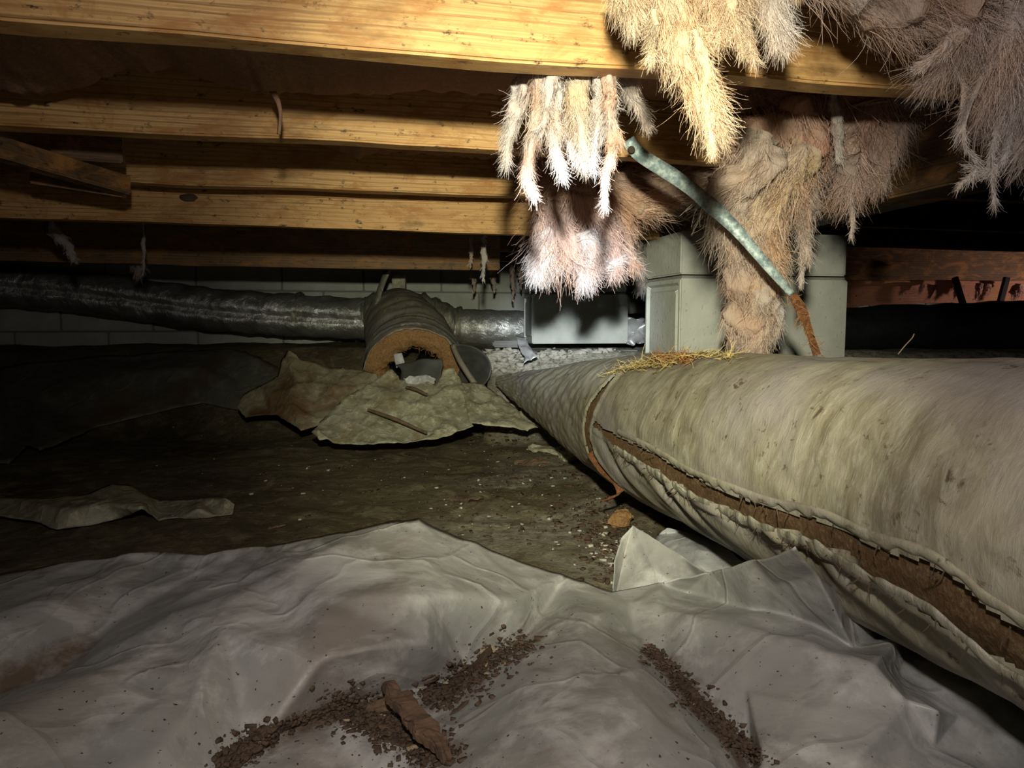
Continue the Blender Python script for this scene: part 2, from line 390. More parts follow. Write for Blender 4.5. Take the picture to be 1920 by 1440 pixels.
# girder on the piers
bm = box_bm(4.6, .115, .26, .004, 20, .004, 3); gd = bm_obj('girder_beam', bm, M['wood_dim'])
ga = math.atan2(1, -.225); gd.rotation_euler = (0, 0, ga); gd.location = (GX(.55) + .06, .55, CZ + .214)
tag(gd, 'dark built-up girder beam running back over the block piers on the right', 'beam')
for i, (dx, dy) in enumerate(((.0, 1.18), (.0, 1.62), (.0, 2.1), (0, 2.6))):
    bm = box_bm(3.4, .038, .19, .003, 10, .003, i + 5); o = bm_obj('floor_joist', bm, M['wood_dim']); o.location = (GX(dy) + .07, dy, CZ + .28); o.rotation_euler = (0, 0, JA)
    tag(o, 'floor joist running off to the right beyond the girder, in shadow', 'joist', 'shadowed joists right of the girder')
# cross bridging at upper left
def board_between(name, a, b, w_, th, mat, label=None, cat=None, parent=None):
    d = b - a; L = d.length; bm = box_bm(L, th, w_, .002, 8, .002); bmesh.ops.translate(bm, vec=(0, -th / 2, -w_ / 2), verts=bm.verts)
    o = bm_obj(name, bm, M[mat], parent); R = d.to_track_quat('X', 'Z'); o.rotation_euler = R.to_euler(); o.location = a
    if label: tag(o, label, cat)
    return o
board_between('bridging_brace', P(-60, 262, D=1.12), P(236, 350, D=1.38), .035, .03, 'wood_dim', 'slanting wooden bridging brace at far left between the second and third joists', 'brace')
board_between('bridging_brace', P(60, 335, D=1.35), P(236, 362, D=1.40), .022, .03, 'wood_dim', 'lower short bridging brace at left meeting the slanting one', 'brace')
bk = P(100, 300, D=1.30); board_between('blocking', Vector((bk.x, bk.y, CZ + .375)), Vector((P(234, 300, D=1.34).x, 1.34, CZ + .375)), .19, .038, 'wood_dim', 'brown wood blocking at left where the third joist begins', 'blocking')

# ---------------- piers ----------------
def pier(cx, cy, ang, ztop, zlow, capH, label, W=.39, T=.19, n=3, BH=.19):
    root = empty('concrete_pier', (cx, cy, zlow)); root.rotation_euler = (0, 0, ang); tag(root, label, 'pier')
    z = ztop - capH
    m1 = block_mesh(W - .006, T, capH - .004); o = bpy.data.objects.new('cap_block', m1); C.objects.link(o); o.parent = root; o.location = (.002, .004, z - zlow + .004)
    m2 = block_mesh(W, T, BH, True)
    for i in range(n):
        z -= BH + .006
        o = bpy.data.objects.new('hollow_block', m2); C.objects.link(o); o.parent = root; o.location = (0, 0, z - zlow)
        bm = box_bm(W - .012, T - .012, .008, 0, 1); m3 = bpy.data.meshes.new('mortar_joint'); bm.to_mesh(m3); bm.free(); m3.materials.append(M['mortar'])
        o = bpy.data.objects.new('mortar_joint', m3); C.objects.link(o); o.parent = root; o.location = (.006, .006, z - zlow + BH - .001)
    return root
c2 = P(1276, 520, D=1.735)
pr2 = pier(c2.x, c2.y, math.radians(11.5), CZ + .2115, -.02, .106, 'nearer pale concrete block pier, partly hidden by hanging insulation', W=.452, T=.22, n=2, BH=.218)
c1 = P(998, 560, D=2.76)
pr1 = pier(c1.x, c1.y, math.radians(9), CZ + .187, CZ - .17, .082, 'farther low grey concrete pier with the shadow of the insulation on it', W=.38, n=1)
# bed of mortar under the far pier
bm = box_bm(.44, .24, .06, .01, 6, .006); o = bm_obj('footing', bm, M['mortar'], None); o.parent = pr1; o.location = (-.02, -.035, -.01)

# ---------------- big duct on the right ----------------
dv = (P(700, 660, D=2) - Vector((0, 0, CZ))).normalized()
side = dv.cross(Vector((0, 0, 1))).normalized(); upv = side.cross(dv).normalized()
R0 = .152; DIST = R0 / math.sin(math.radians(14.6)); BET = math.radians(-15.4)
AX0 = Vector((0, 0, CZ)) + (side * math.cos(BET) + upv * math.sin(BET)) * DIST
SEND = 2.6
def axis(s_):
    """centre and radius at s"""
    c = AX0 + dv * s_; r = R0
    if s_ > S1:
        t_ = min(1, (s_ - S1) / (SEND - S1)); u = 1 - t_
        c = T0 * u * u + T1 * 2 * u * t_ + T2 * t_ * t_; r = R0 * (1 - .86 * t_ ** 1.5)
    return c, r
S1 = 1.45; T0 = AX0 + dv * S1; T1 = AX0 + dv * 1.95; T2 = P(941, 716, D=2.5); 
def duct_pt(s_, th, dr=0):
    c, r = axis(s_); return c + (side * math.cos(th) + upv * math.sin(th)) * (r + dr)
def hit(px, py):
    """s, theta where the sight line meets the duct"""
    o_ = Vector((0, 0, CZ)); d = (P(px, py, D=1) - o_).normalized()
    A = AX0 - o_; dp = d - dv * d.dot(dv); Ap = A - dv * A.dot(dv)
    a = dp.dot(dp); b = -2 * dp.dot(Ap); c = Ap.dot(Ap) - R0 ** 2; q = b * b - 4 * a * c
    if q < 0: tt = -b / (2 * a)
    else: tt = (-b - math.sqrt(q)) / (2 * a)
    p = o_ + d * tt - AX0; s_ = p.dot(dv); p = p - dv * s_
    return s_, math.atan2(p.dot(upv), p.dot(side)) % (2 * math.pi)
_S = np.linspace(-.45, SEND, 320); _N = 160
_V = [duct_pt(a_, 2 * math.pi * j / _N) for a_ in _S for j in range(_N)]
_T = BVHTree.FromPolygons(_V, [(i * _N + j, i * _N + (j + 1) % _N, (i + 1) * _N + (j + 1) % _N, (i + 1) * _N + j) for i in range(319) for j in range(_N)])
hit0 = hit
def hit(px, py):
    o_ = Vector((0, 0, CZ)); h = _T.ray_cast(o_, (P(px, py, D=1) - o_).normalized())
    if h[0] is None: return hit0(px, py)
    i, j = divmod(h[2], _N); return _S[i] + (_S[1] - _S[0]) / 2, 2 * math.pi * (j + .5) / _N
def poly_st(pts):
    out = [hit(*p) for p in pts]; return out
slit = poly_st([(1112, 792), (1160, 826), (1230, 868), (1300, 905), (1380, 940), (1450, 968), (1540, 1002), (1640, 1045), (1740, 1095), (1830, 1150), (1915, 1215)])
slit += [(slit[-1][0] - .15, slit[-1][1] + .02), (slit[-1][0] - .9, slit[-1][1] + .04)]
slit_w = [3, 7, 10, 12, 14, 17, 22, 27, 34, 44, 54, 56, 56]
slit_w = [a_ / F * .55 for a_ in slit_w]; slit_w = [.006, .010, .012, .012, .011, .011, .012, .014, .017, .020, .021, .022, .022]
ring = poly_st([(1152, 708), (1128, 738), (1108, 768), (1098, 795), (1099, 822), (1110, 850), (1132, 880), (1158, 902)])
ring_w = [.006, .016, .022, .020, .024, .026, .022, .012]
def dist_poly(s_, th, poly, ws):
    best = (9, 0, 0, 0)
    for i in range(len(poly) - 1):
        ax, ay = poly[i]; bx, by = poly[i + 1]; ay *= R0; by *= R0; x_, y_ = s_, th * R0
        dx, dy = bx - ax, by - ay; u = ((x_ - ax) * dx + (y_ - ay) * dy) / (dx * dx + dy * dy); uc = max(0, min(1, u))
        qx, qy = ax + dx * uc, ay + dy * uc; d = math.hypot(x_ - qx, y_ - qy)
        if d < best[0]:
            best = (d, ws[i] + (ws[i + 1] - ws[i]) * uc, y_ - qy, i + uc)
    return best
duct = empty('insulated_duct', tuple(duct_pt(1.2, 4.71))); tag(duct, 'large grey-wrapped flexible duct with a long split seam, lying on the right', 'duct')
NS, NTH = 520, 300
ss = np.linspace(-.45, SEND, NS); ths = np.linspace(0, 2 * math.pi, NTH, endpoint=False)
V = np.empty((NS * NTH, 3)); mask = np.zeros(NS * NTH, bool)
for i, s_ in enumerate(ss):
    c_, r_ = axis(s_)
    for j, th in enumerate(ths):
        k = i * NTH + j
        nz = noise.noise(Vector((s_ * 3, math.cos(th) * 1.4, math.sin(th) * 1.4))) * .008
        nz += noise.noise(Vector((s_ * 22 + th * 5, th * 5, 2))) * .0022
        vis = 2.0 < th < 5.6
        if s_ > 1.45:
            nz += (.0011 * math.sin((s_ + .20 * math.sin(th)) * 74 + noise.noise(Vector((s_ * 5, math.cos(th) * 2, math.sin(th) * 2))) * 5)) * min(1, (s_ - 1.45) / .4) + .0016 * noise.noise(Vector((s_ * 34 + 3 * math.sin(th), math.cos(th) * 2, math.sin(th) * 2)))
        if vis:
            d, wd, sg, u = dist_poly(s_, th, slit, slit_w)
            e = noise.noise(Vector((s_ * 45, th * 8, 0))) * .0035 + noise.noise(Vector((s_ * 14, th * 3, 9))) * .004
            if 0 < u < 12.99:
                if d < wd + e: mask[k] = True
                if sg > 0:       # below the slit: gathered, wrinkled wrap with its edge standing proud
                    g = math.exp(-d / .05) * min(1, u / 2)
                    nz += g * (.0095 * math.sin(s_ * 52 + sg * 38 + 3 * noise.noise(Vector((s_ * 6, th * 2, 4)))) + .006)
                    if d < wd + .012: nz += .003
                    nz += math.exp(-max(0, sg) / .16) * .006 * noise.noise(Vector((s_ * 16 + sg * 20, sg * 6, 1)))
            d2, wd2, sg2, u2 = dist_poly(s_, th, ring, ring_w)
            e2 = noise.noise(Vector((s_ * 60, th * 14, 5))) * .002
            if d2 < wd2 + e2: mask[k] = True
            elif d2 < wd2 + .012: nz += .003
        V[k] = c_ + (side * math.cos(th) + upv * math.sin(th)) * (r_ + nz)
Fq = []
for i in range(NS - 1):
    for j in range(NTH):
        a0 = i * NTH + j; a1 = i * NTH + (j + 1) % NTH
        if mask[a0] and mask[a1] and mask[a0 + NTH]: continue
        Fq.append((a0, a1, a1 + NTH, a0 + NTH))
# object axes for the streak texture: x along the duct
def local_frame_obj(name, V, Fq, mat, parent, origin, xa, za):
    xa = xa.normalized(); ya = za.cross(xa).normalized(); za = xa.cross(ya)
    Rm = Matrix((xa, ya, za)).transposed(); Mi = Rm.transposed()
    A = (np.asarray(V) - np.array(origin)) @ np.array(Rm)
    me = mesh_np(name, A, Fq); o = bpy.data.objects.new(name, me); C.objects.link(o); me.materials.append(mat)
    me.polygons.foreach_set('use_smooth', np.ones(len(me.polygons), dtype=bool))
    mw = Matrix.Translation(origin) @ Rm.to_4x4()
    if parent is not None:
        o.parent = parent; o.matrix_parent_inverse = parent.matrix_world.inverted()
    o.matrix_world = mw if parent is None else mw
    if parent is not None: o.matrix_basis = mw
    return o
bpy.context.view_layer.update()
wrap = local_frame_obj('outer_wrap', V, Fq, M['wrap'], duct, AX0, dv, upv)
# brown fibreglass core under the wrap
V = []; NS2, NT2 = 200, 90
for s_ in np.linspace(-.45, SEND - .01, NS2):
    c_, r_ = axis(s_)
    for j in range(NT2):
        th = 2 * math.pi * j / NT2
        nz = noise.noise(Vector((s_ * 40, math.cos(th) * 9, math.sin(th) * 9))) * .003 + noise.noise(Vector((s_ * 9, th * 3, 0))) * .003
        V.append(c_ + (side * math.cos(th) + upv * math.sin(th)) * (r_ - .007 + nz))
Fq = [(i * NT2 + j, i * NT2 + (j + 1) % NT2, (i + 1) * NT2 + (j + 1) % NT2, (i + 1) * NT2 + j) for i in range(NS2 - 1) for j in range(NT2)]
core = local_frame_obj('fibreglass_core', V, Fq, M['dustfibre'], duct, AX0, dv, upv); core['label'] = 'rusty brown fibreglass showing through the split'
# end cap wrap of the far tip
V = []; c_, r_ = axis(SEND)
for ir, rr in enumerate((1.0, .7, .3, .02)):
    for j in range(40):
        th = 2 * math.pi * j / 40; V.append(c_ + (side * math.cos(th) + upv * math.sin(th)) * (r_ * rr) + dv * (.03 * (1 - rr ** 2)))
Fq = [(i * 40 + j, i * 40 + (j + 1) % 40, (i + 1) * 40 + (j + 1) % 40, (i + 1) * 40 + j) for i in range(3) for j in range(40)]
local_frame_obj('end_fold', V, Fq, M['wrap'], duct, AX0, dv, upv)

# torn lip running along the split
def ribbon(rows, name, mat, parent=None, smooth=True):
    V = [p for r_ in rows for p in r_]; k = len(rows[0])
    Fq = [(i * k + j, i * k + j + 1, (i + 1) * k + j + 1, (i + 1) * k + j) for i in range(len(rows) - 1) for j in range(k - 1)]
    return link(name, mesh_np(name, V, Fq), mat, parent, smooth)
rows = []; sl = resample([Vector((a_, b_ * R0, w_)) for (a_, b_), w_ in zip(slit[1:12], slit_w[1:12])], 420)
for i, q in enumerate(sl):
    s_, th, w_ = q.x, q.y / R0, q.z; nn = noise.noise(Vector((s_ * 55, 0, 0))); n2 = noise.noise(Vector((s_ * 13, 3, 0))); r = []
    for j in range(6):
        a_ = j / 5; off = w_ + .012 - a_ * (.016 + .006 * nn + .006 * n2)
        lift = .0045 + .004 * math.sin(a_ * math.pi * .8) + .006 * n2 * a_ + .003 * nn
        r.append(duct_pt(s_, th + off / R0, lift))
    rows.append(r)
lip = ribbon(rows, 'torn_lip', M['lip'], duct); lip['label'] = 'curled ragged edge of the torn wrap'
lip.modifiers.new('s', 'SOLIDIFY').thickness = .0012
rows = []
for i, q in enumerate(sl):
    s_, th, w_ = q.x, q.y / R0, q.z; nn = noise.noise(Vector((s_ * 60, 7, 0))); n2 = noise.noise(Vector((s_ * 15, 8, 0))); r = []
    for j in range(5):
        a_ = j / 4; off = -w_ - .012 + a_ * (.013 + .006 * nn + .004 * n2); r.append(duct_pt(s_, th + off / R0, .0018 + .002 * math.sin(a_ * 3.1) - .004 * a_ ** 3 + noise.noise(Vector((s_ * 3, math.cos(th) * 1.4, math.sin(th) * 1.4))) * .008))
    rows.append(r)
ribbon(rows, 'frayed_hem', M['wrap'], duct).modifiers.new('s', 'SOLIDIFY').thickness = .001
# hanging strap of brown material at the ring gap
rows = []
for i, q in enumerate(resample([duct_pt(*ring[5], dr=.001), duct_pt(*ring[6], dr=.001), duct_pt(*ring[7], dr=.002), duct_pt(ring[7][0], ring[7][1], .0) + Vector((0, -.01, -.02)), duct_pt(ring[7][0], ring[7][1], .0) + Vector((-.03, -.02, -.03))], 30)):
    rows.append([q + Vector((-.008, -.003, -.005)), q + Vector((0, -.004, 0)), q + Vector((.008, 0, .006))])
st = ribbon(rows, 'brown_strap', M['brownfibre'], duct); st.modifiers.new('s', 'SOLIDIFY').thickness = .003

# ---------------- strands (thin curved fibres joined into one mesh) ----------------
def strands_mesh(name, P0, D0, length, rad, curl, seg=6, tint=None, gravity=0.0, seed=1, taper=.25, k=2, flow=None):
    """P0 (n,3) roots, D0 (n,3) directions, numpy walk"""
    r = np.random.default_rng(seed); n = len(P0); ori = r.random(n)[:, None] * 6.283; length = np.asarray(length).reshape(-1, 1); rad = np.asarray(rad).reshape(-1, 1)
    p = np.array(P0, float); d = np.array(D0, float); d /= np.linalg.norm(d, axis=1, keepdims=True) + 1e-9
    bend = r.normal(size=(n, 3)) * curl; rows = []
    for i in range(seg + 1):
        a = np.cross(d, np.array([.31, .9, .17])); a /= np.linalg.norm(a, axis=1, keepdims=True) + 1e-9; b = np.cross(d, a)
        rr = rad * (1 - (1 - taper) * (i / seg))
        if flow is not None: d = d + flow[i]
        d /= np.linalg.norm(d, axis=1, keepdims=True) + 1e-9
        rows.append(np.stack([p + (a * np.cos(ori) + b * np.sin(ori)) * rr * (1 if q else -1) for q in range(k)], 1))
        p = p + d * length / seg
        d = d + bend / seg + r.normal(size=(n, 3)) * curl * .35; d[:, 2] -= gravity / seg
        d /= np.linalg.norm(d, axis=1, keepdims=True) + 1e-9
    V = np.stack(rows, 1)                     # n, seg+1, k, 3
    base = (np.arange(n) * (seg + 1) * k)[:, None, None, None]
    i_ = np.arange(seg)[None, :, None, None]; j_ = np.arange(1)[None, None, :, None]; j2 = (j_ + 1) % k
    Fq = np.concatenate([base + i_ * k + j_, base + i_ * k + j2, base + (i_ + 1) * k + j2, base + (i_ + 1) * k + j_], 3).reshape(-1, 4)
    tv = None
    if tint is not None: tv = np.repeat(np.asarray(tint), (seg + 1) * k, axis=0)
    return mesh_np(name, V.reshape(-1, 3), Fq, tv)

PEACH = (.66, .42, .29); WHITE = (.62, .60, .61); PINK = (.60, .41, .36); CREAM = (.62, .51, .34); TAN = (.60, .40, .24); ROSE = (.66, .40, .34); DUST = (.55, .47, .40); GREY = (.5, .48, .47)
def fluff(name, label, group, tufts, seed, fib=1.35, frad=.00042, loc=None):
    """tufts: list of (points [(px,py,D)], radii px list, colour, strands, fray)"""
    pts0 = P(*tufts[0][0][0][:2], D=tufts[0][0][0][2]); root = empty(name, tuple(pts0)); tag(root, label, 'insulation', group)
    bpy.context.view_layer.update()
    r = np.random.default_rng(seed)
    gcol = np.mean([np.array(t_[2]) for t_ in tufts], 0); BV, BF, BT = [], [], []; SP, SD, SL, SR, ST = [], [], [], [], []
    for ti, (pts, rad, col, ns, fray) in enumerate(tufts):
        n = 34; path = resample([P(a, b, D=c) for a, b, c in pts], n)
        rp = resample_f(rad, n); rm = [PX(path[i], rp[i]) for i in range(n)]
        for i in range(n):
            ph = noise.noise_vector(path[i] * 18 + Vector((ti, seed, 0))); path[i] = path[i] + ph * rm[i] * .35
        k = 22; V, Fq = tube(path, [max(.0012, x * .82) for x in rm], k, flat=.75)
        V = np.array([tuple(v_) for v_ in V]); cen = np.repeat(np.array([tuple(p_) for p_ in path]), k, 0); dr = V - cen
        ln = np.linalg.norm(dr, axis=1, keepdims=True)
        sc = 1 / max(.012, max(rm)); nz = np.array([noise.turbulence(Vector((v_[0] * sc * 1.6, v_[1] * sc * 1.6, v_[2] * sc * .9)) + Vector((ti * 3.1, seed, 0)), 4, False, noise_basis='PERLIN_ORIGINAL') for v_ in V])
        nz2 = np.array([noise.noise(Vector((v_[0] * 160, v_[1] * 160, v_[2] * 45))) for v_ in V])
        V = cen + dr * (1 + .75 * nz[:, None] + .12 * nz2[:, None])
        b0 = sum(len(x) for x in BV); BV.append(V); BF += [(a + b0, b + b0, c + b0, d + b0) for a, b, c, d in Fq]
        cc = np.array(col); bl = np.clip(.5 + .9 * np.array([noise.noise(Vector(q) * 26 + Vector((seed, 0, 5))) for q in V]), 0, .9)[:, None]; tj = (cc * (1 - bl) + gcol * bl) * (1 + .12 * nz[:, None]); BT.append(np.clip(tj, .02, .95))
        # strands: from the surface, flowing down the tuft
        ns = int(ns * fib * 2.4)
        idx = (r.random(ns) ** .85 * (n - 1)).astype(int); jj = r.integers(0, k, ns)
        sv = V[idx * k + jj]; axis_d = np.array([tuple((path[min(i + 1, n - 1)] - path[max(i - 1, 0)]).normalized()) for i in range(n)])[idx]
        outw = sv - cen[idx * k]; outw /= np.linalg.norm(outw, axis=1, keepdims=True) + 1e-9
        rloc = np.array(rm)[idx]
        depth = r.random(ns)[:, None] * .35
        sp = sv - outw * rloc[:, None] * depth
        wild = r.random(ns) < .05
        cl = np.array([tuple(noise.turbulence_vector(Vector(q) * 28 + Vector((seed, ti * 2.0, 0)), 2, False)) for q in sp])
        sd = axis_d * 1.0 + outw * (.02 + .22 * fray * r.random(ns) ** 2)[:, None] + cl * (.35 + .3 * fray) + r.normal(size=(ns, 3)) * (.06 + .10 * fray)
        sd[wild] += r.normal(size=(wild.sum(), 3)) * .45
        L = (r.random(ns) ** 2 * 1.0 + .5) * max(.010, np.mean(rm) * 1.2) * (1 + .4 * fray)
        SP.append(sp); SD.append(sd); SL.append(L); SR.append(np.full(ns, frad * tufts[0][0][0][2] / 1.0) * (.45 + r.random(ns) * .9))
        bl2 = bl[idx * k + jj]; tc = np.clip((cc[None] * (1 - bl2) + gcol * bl2) * (1 + r.normal(size=(ns, 1)) * .10) * (1 + .5 * cl[:, :1]) + .03 + .10 * (idx / n)[:, None], .02, .92); ST.append(tc)
    bd = link('wool_body', mesh_np(name + '_body', np.concatenate(BV), BF, np.concatenate(BT)), M['fluff'], root, True)
    me = strands_mesh(name + '_strands', np.concatenate(SP), np.concatenate(SD), np.concatenate(SL), np.concatenate(SR), .42, 6, np.concatenate(ST), .25, seed)
    st = link('loose_fibres', me, M['fluff'], root, True); st['kind'] = 'stuff'
    return root

g = 'torn fibreglass insulation hanging from the joists'
A_ = .882
fluff('insulation_tuft', 'bright white and peach frayed insulation tuft hanging just below the nearest joist', None, [
    ([(1015, 40, A_), (1008, 200, A_), (1000, 262, A_), (985, 320, A_), (996, 356, A_)], [34, 30, 24, 15, 3], PEACH, 1100, .5),
    ([(1000, 40, A_ + .03), (985, 140, A_ + .03), (968, 215, A_ + .03), (955, 262, A_ + .03), (950, 300, A_ + .03)], [20, 20, 24, 17, 4], WHITE, 1100, .8),
    ([(1048, 40, A_), (1042, 190, A_), (1040, 260, A_), (1052, 318, A_)], [26, 26, 20, 5], WHITE, 1000, .6),
    ([(1030, 40, A_ - .02), (1026, 200, A_ - .02), (1018, 240, A_ - .02)], [20, 20, 8], WHITE, 500, .5),
    ([(1085, 40, A_), (1085, 190, A_), (1090, 240, A_), (1092, 298, A_)], [34, 30, 24, 6], CREAM, 1100, .5),
    ([(1070, 50, A_ + .02), (1072, 240, A_ + .02), (1078, 290, A_ + .02)], [26, 24, 6], WHITE, 700, .8),
    ([(1125, 40, A_), (1128, 190, A_), (1118, 250, A_), (1112, 300, A_)], [34, 30, 22, 5], WHITE, 900, .7),
    ([(1128, 40, A_ - .02), (1142, 190, A_ - .02), (1152, 240, A_ - .02), (1148, 290, A_), (1134, 330, A_), (1136, 385, A_)], [26, 24, 15, 15, 8, 2], PEACH, 1200, .6),
    ([(1160, 50, A_ + .04), (1182, 165, A_ + .04), (1198, 195, A_ + .04), (1210, 225, A_ + .04)], [20, 24, 16, 4], GREY, 900, 1.0),
], 11)
B_ = 1.46
fluff('insulation_tuft', 'pink insulation clump hanging lowest in the middle, in front of the low grey pier', None, [
    ([(1085, 285, B_), (1080, 340, B_), (1070, 400, B_), (1075, 440, B_)], [72, 76, 70, 40], (.62, .36, .26), 1000, .4),
    ([(1040, 370, B_ - .05), (1045, 420, B_ - .05), (1075, 470, B_ - .05), (1100, 500, B_ - .05)], [26, 30, 24, 12], PINK, 900, .5),
    ([(1030, 430, B_ - .02), (1020, 470, B_ - .02), (1010, 500, B_ - .02)], [30, 28, 8], WHITE, 1000, .9),
    ([(1050, 440, B_), (1045, 480, B_), (1040, 505, B_)], [28, 24, 6], WHITE, 800, .9),
    ([(1090, 430, B_ - .04), (1100, 475, B_ - .04), (1098, 512, B_ - .04)], [34, 32, 8], WHITE, 1000, .5),
    ([(1120, 400, B_ - .02), (1140, 450, B_ - .02), (1150, 490, B_ - .02)], [36, 28, 8], PINK, 900, .8),
    ([(1080, 500, B_ - .03), (1120, 505, B_ - .03), (1160, 490, B_ - .03)], [10, 14, 6], WHITE, 600, .8),
    ([(1140, 350, B_ + .02), (1160, 400, B_ + .02), (1172, 440, B_ + .02), (1185, 490, B_ + .02)], [36, 30, 14, 3], PEACH, 700, .9),
    ([(1130, 330, B_ + .03), (1190, 355, B_ + .03), (1250, 355, B_ + .03), (1310, 340, B_ + .03)], [56, 54, 44, 30], (.66, .46, .34), 1600, .45),
    ([(1190, 390, B_ + .0), (1240, 385, B_ + .02), (1290, 362, B_ + .02)], [16, 18, 12], CREAM, 500, .7),
], 22)
C_ = 1.16
fluff('insulation_batt', 'large tan and pink torn insulation mass hanging on the right, before the nearer pier', None, [
    ([(1400, 120, C_), (1410, 200, C_), (1420, 260, C_), (1400, 330, C_)], [64, 68, 66, 50], (.52, .30, .20), 900, .4),
    ([(1500, 120, C_), (1500, 210, C_), (1500, 280, C_), (1470, 340, C_)], [70, 74, 66, 40], (.58, .36, .27), 1100, .4),
    ([(1600, 140, C_), (1610, 200, C_), (1600, 270, C_), (1590, 330, C_)], [70, 66, 44, 10], (.56, .34, .29), 1100, .45),
    ([(1680, 150, C_), (1690, 200, C_), (1670, 260, C_), (1640, 320, C_)], [56, 52, 36, 8], (.58, .45, .39), 1000, .6),
    ([(1440, 260, C_ - .05), (1400, 320, C_ - .05), (1380, 380, C_ - .03), (1390, 440, C_)], [60, 60, 44, 34], DUST, 1300, .5),
    ([(1500, 280, C_ - .04), (1470, 340, C_ - .04), (1440, 390, C_ - .03), (1430, 440, C_)], [50, 50, 44, 30], CREAM, 1200, .5),
    ([(1410, 400, C_ - .02), (1420, 460, C_), (1440, 510, C_ + .02), (1425, 560, C_ + .03)], [42, 38, 36, 34], (.62, .44, .28), 1100, .45),
    ([(1385, 440, C_), (1385, 520, C_ + .03), (1390, 590, C_ + .05), (1400, 648, C_ + .06)], [30, 32, 40, 34], (.50, .38, .30), 1100, .6),
    ([(1420, 540, C_ + .03), (1430, 590, C_ + .04), (1420, 630, C_ + .04), (1400, 652, C_ + .05)], [34, 36, 26, 8], DUST, 900, .8),
    ([(1440, 560, C_ + .03), (1458, 600, C_ + .04), (1450, 640, C_ + .04)], [18, 14, 3], GREY, 400, 1.0),
    ([(1500, 320, C_ - .02), (1520, 380, C_), (1512, 430, C_), (1510, 470, C_)], [44, 26, 18, 4], GREY, 800, .7),
    ([(1510, 430, C_ + .01), (1508, 480, C_ + .02), (1500, 530, C_ + .02)], [14, 8, 3], GREY, 250, .8),
    ([(1580, 280, C_ - .02), (1592, 340, C_), (1598, 400, C_), (1594, 440, C_)], [30, 12, 5, 1], GREY, 350, .7),
    ([(1645, 240, C_), (1650, 300, C_), (1655, 345, C_)], [24, 18, 6], DUST, 300, 1.0),
    ([(1565, 150, C_ - .06), (1570, 220, C_ - .06), (1572, 300, C_ - .05)], [12, 14, 5], GREY, 300, .5),
], 33)
D_ = .68
fluff('insulation_tuft', 'pale insulation wad at the top edge with one long lock hanging over the nearest joist', None, [
    ([(1180, -60, D_), (1185, -10, D_), (1190, 20, D_)], [46, 36, 12], CREAM, 500, .6),
    ([(1250, -80, D_), (1245, -10, D_), (1262, 60, D_), (1290, 130, D_), (1312, 185, D_), (1330, 225, D_)], [60, 56, 48, 42, 34, 10], (.66, .44, .27), 1500, .5),
    ([(1300, 60, D_ - .02), (1320, 130, D_ - .02), (1325, 190, D_ - .02), (1336, 275, D_ - .02)], [22, 22, 14, 1.5], CREAM, 700, .6),
    ([(1350, -70, D_), (1350, 0, D_), (1345, 40, D_)], [60, 44, 10], (.62, .52, .38), 800, .7),
    ([(1410, -70, D_), (1400, 0, D_), (1402, 50, D_), (1412, 98, D_)], [50, 26, 10, 2], (.60, .52, .40), 500, .8),
    ([(1450, -70, D_), (1450, -10, D_), (1458, 60, D_)], [56, 36, 4], GREY, 600, .8),
    ([(1225, 20, D_ - .02), (1228, 60, D_ - .02), (1222, 100, D_ - .02)], [14, 9, 2], CREAM, 250, .9),
    ([(1370, 0, D_ - .02), (1378, 50, D_ - .02), (1392, 90, D_ - .02)], [16, 8, 2], CREAM, 200, .9),
], 44, 2.1)
E_ = .70
fluff('insulation_batt', 'dim greyish pink insulation sagging in the top right corner with trailing wisps', None, [
    ([(1520, -80, E_), (1600, -30, E_), (1700, -10, E_), (1800, 0, E_)], [70, 70, 74, 76], (.42, .30, .23), 1100, .5),
    ([(1680, -60, E_), (1760, 0, E_), (1800, 60, E_), (1790, 100, E_)], [70, 76, 56, 20], (.46, .37, .33), 1200, .5),
    ([(1900, -60, E_), (1900, 10, E_), (1900, 90, E_), (1895, 150, E_)], [90, 90, 66, 40], (.50, .40, .35), 1400, .5),
    ([(1970, -20, E_), (1960, 80, E_), (1950, 180, E_), (1930, 260, E_)], [70, 70, 50, 20], (.50, .42, .38), 800, .6),
    ([(1800, 60, E_ - .02), (1765, 95, E_ - .02), (1738, 120, E_ - .02)], [26, 14, 3], (.5, .42, .38), 300, .7),
    ([(1775, 90, E_), (1788, 130, E_), (1805, 165, E_), (1798, 255, E_)], [6, 5, 5, 2], GREY, 120, .8),
    ([(1860, 120, E_ - .01), (1820, 190, E_ - .01), (1805, 260, E_ - .01), (1830, 312, E_), (1800, 345, E_)], [14, 6, 4, 4, 1.5], GREY, 220, .8),
    ([(1905, 140, E_), (1895, 230, E_), (1890, 280, E_), (1860, 318, E_), (1830, 312, E_)], [36, 16, 5, 3, 2], GREY, 420, .9),
    ([(1860, 290, E_), (1862, 330, E_), (1866, 378, E_)], [4, 3, 1], GREY, 60, .7),
    ([(1880, 200, E_ + .01), (1868, 240, E_ + .01), (1860, 300, E_ + .01)], [12, 6, 1.5], GREY, 220, 1.0),
], 55, 1.9)

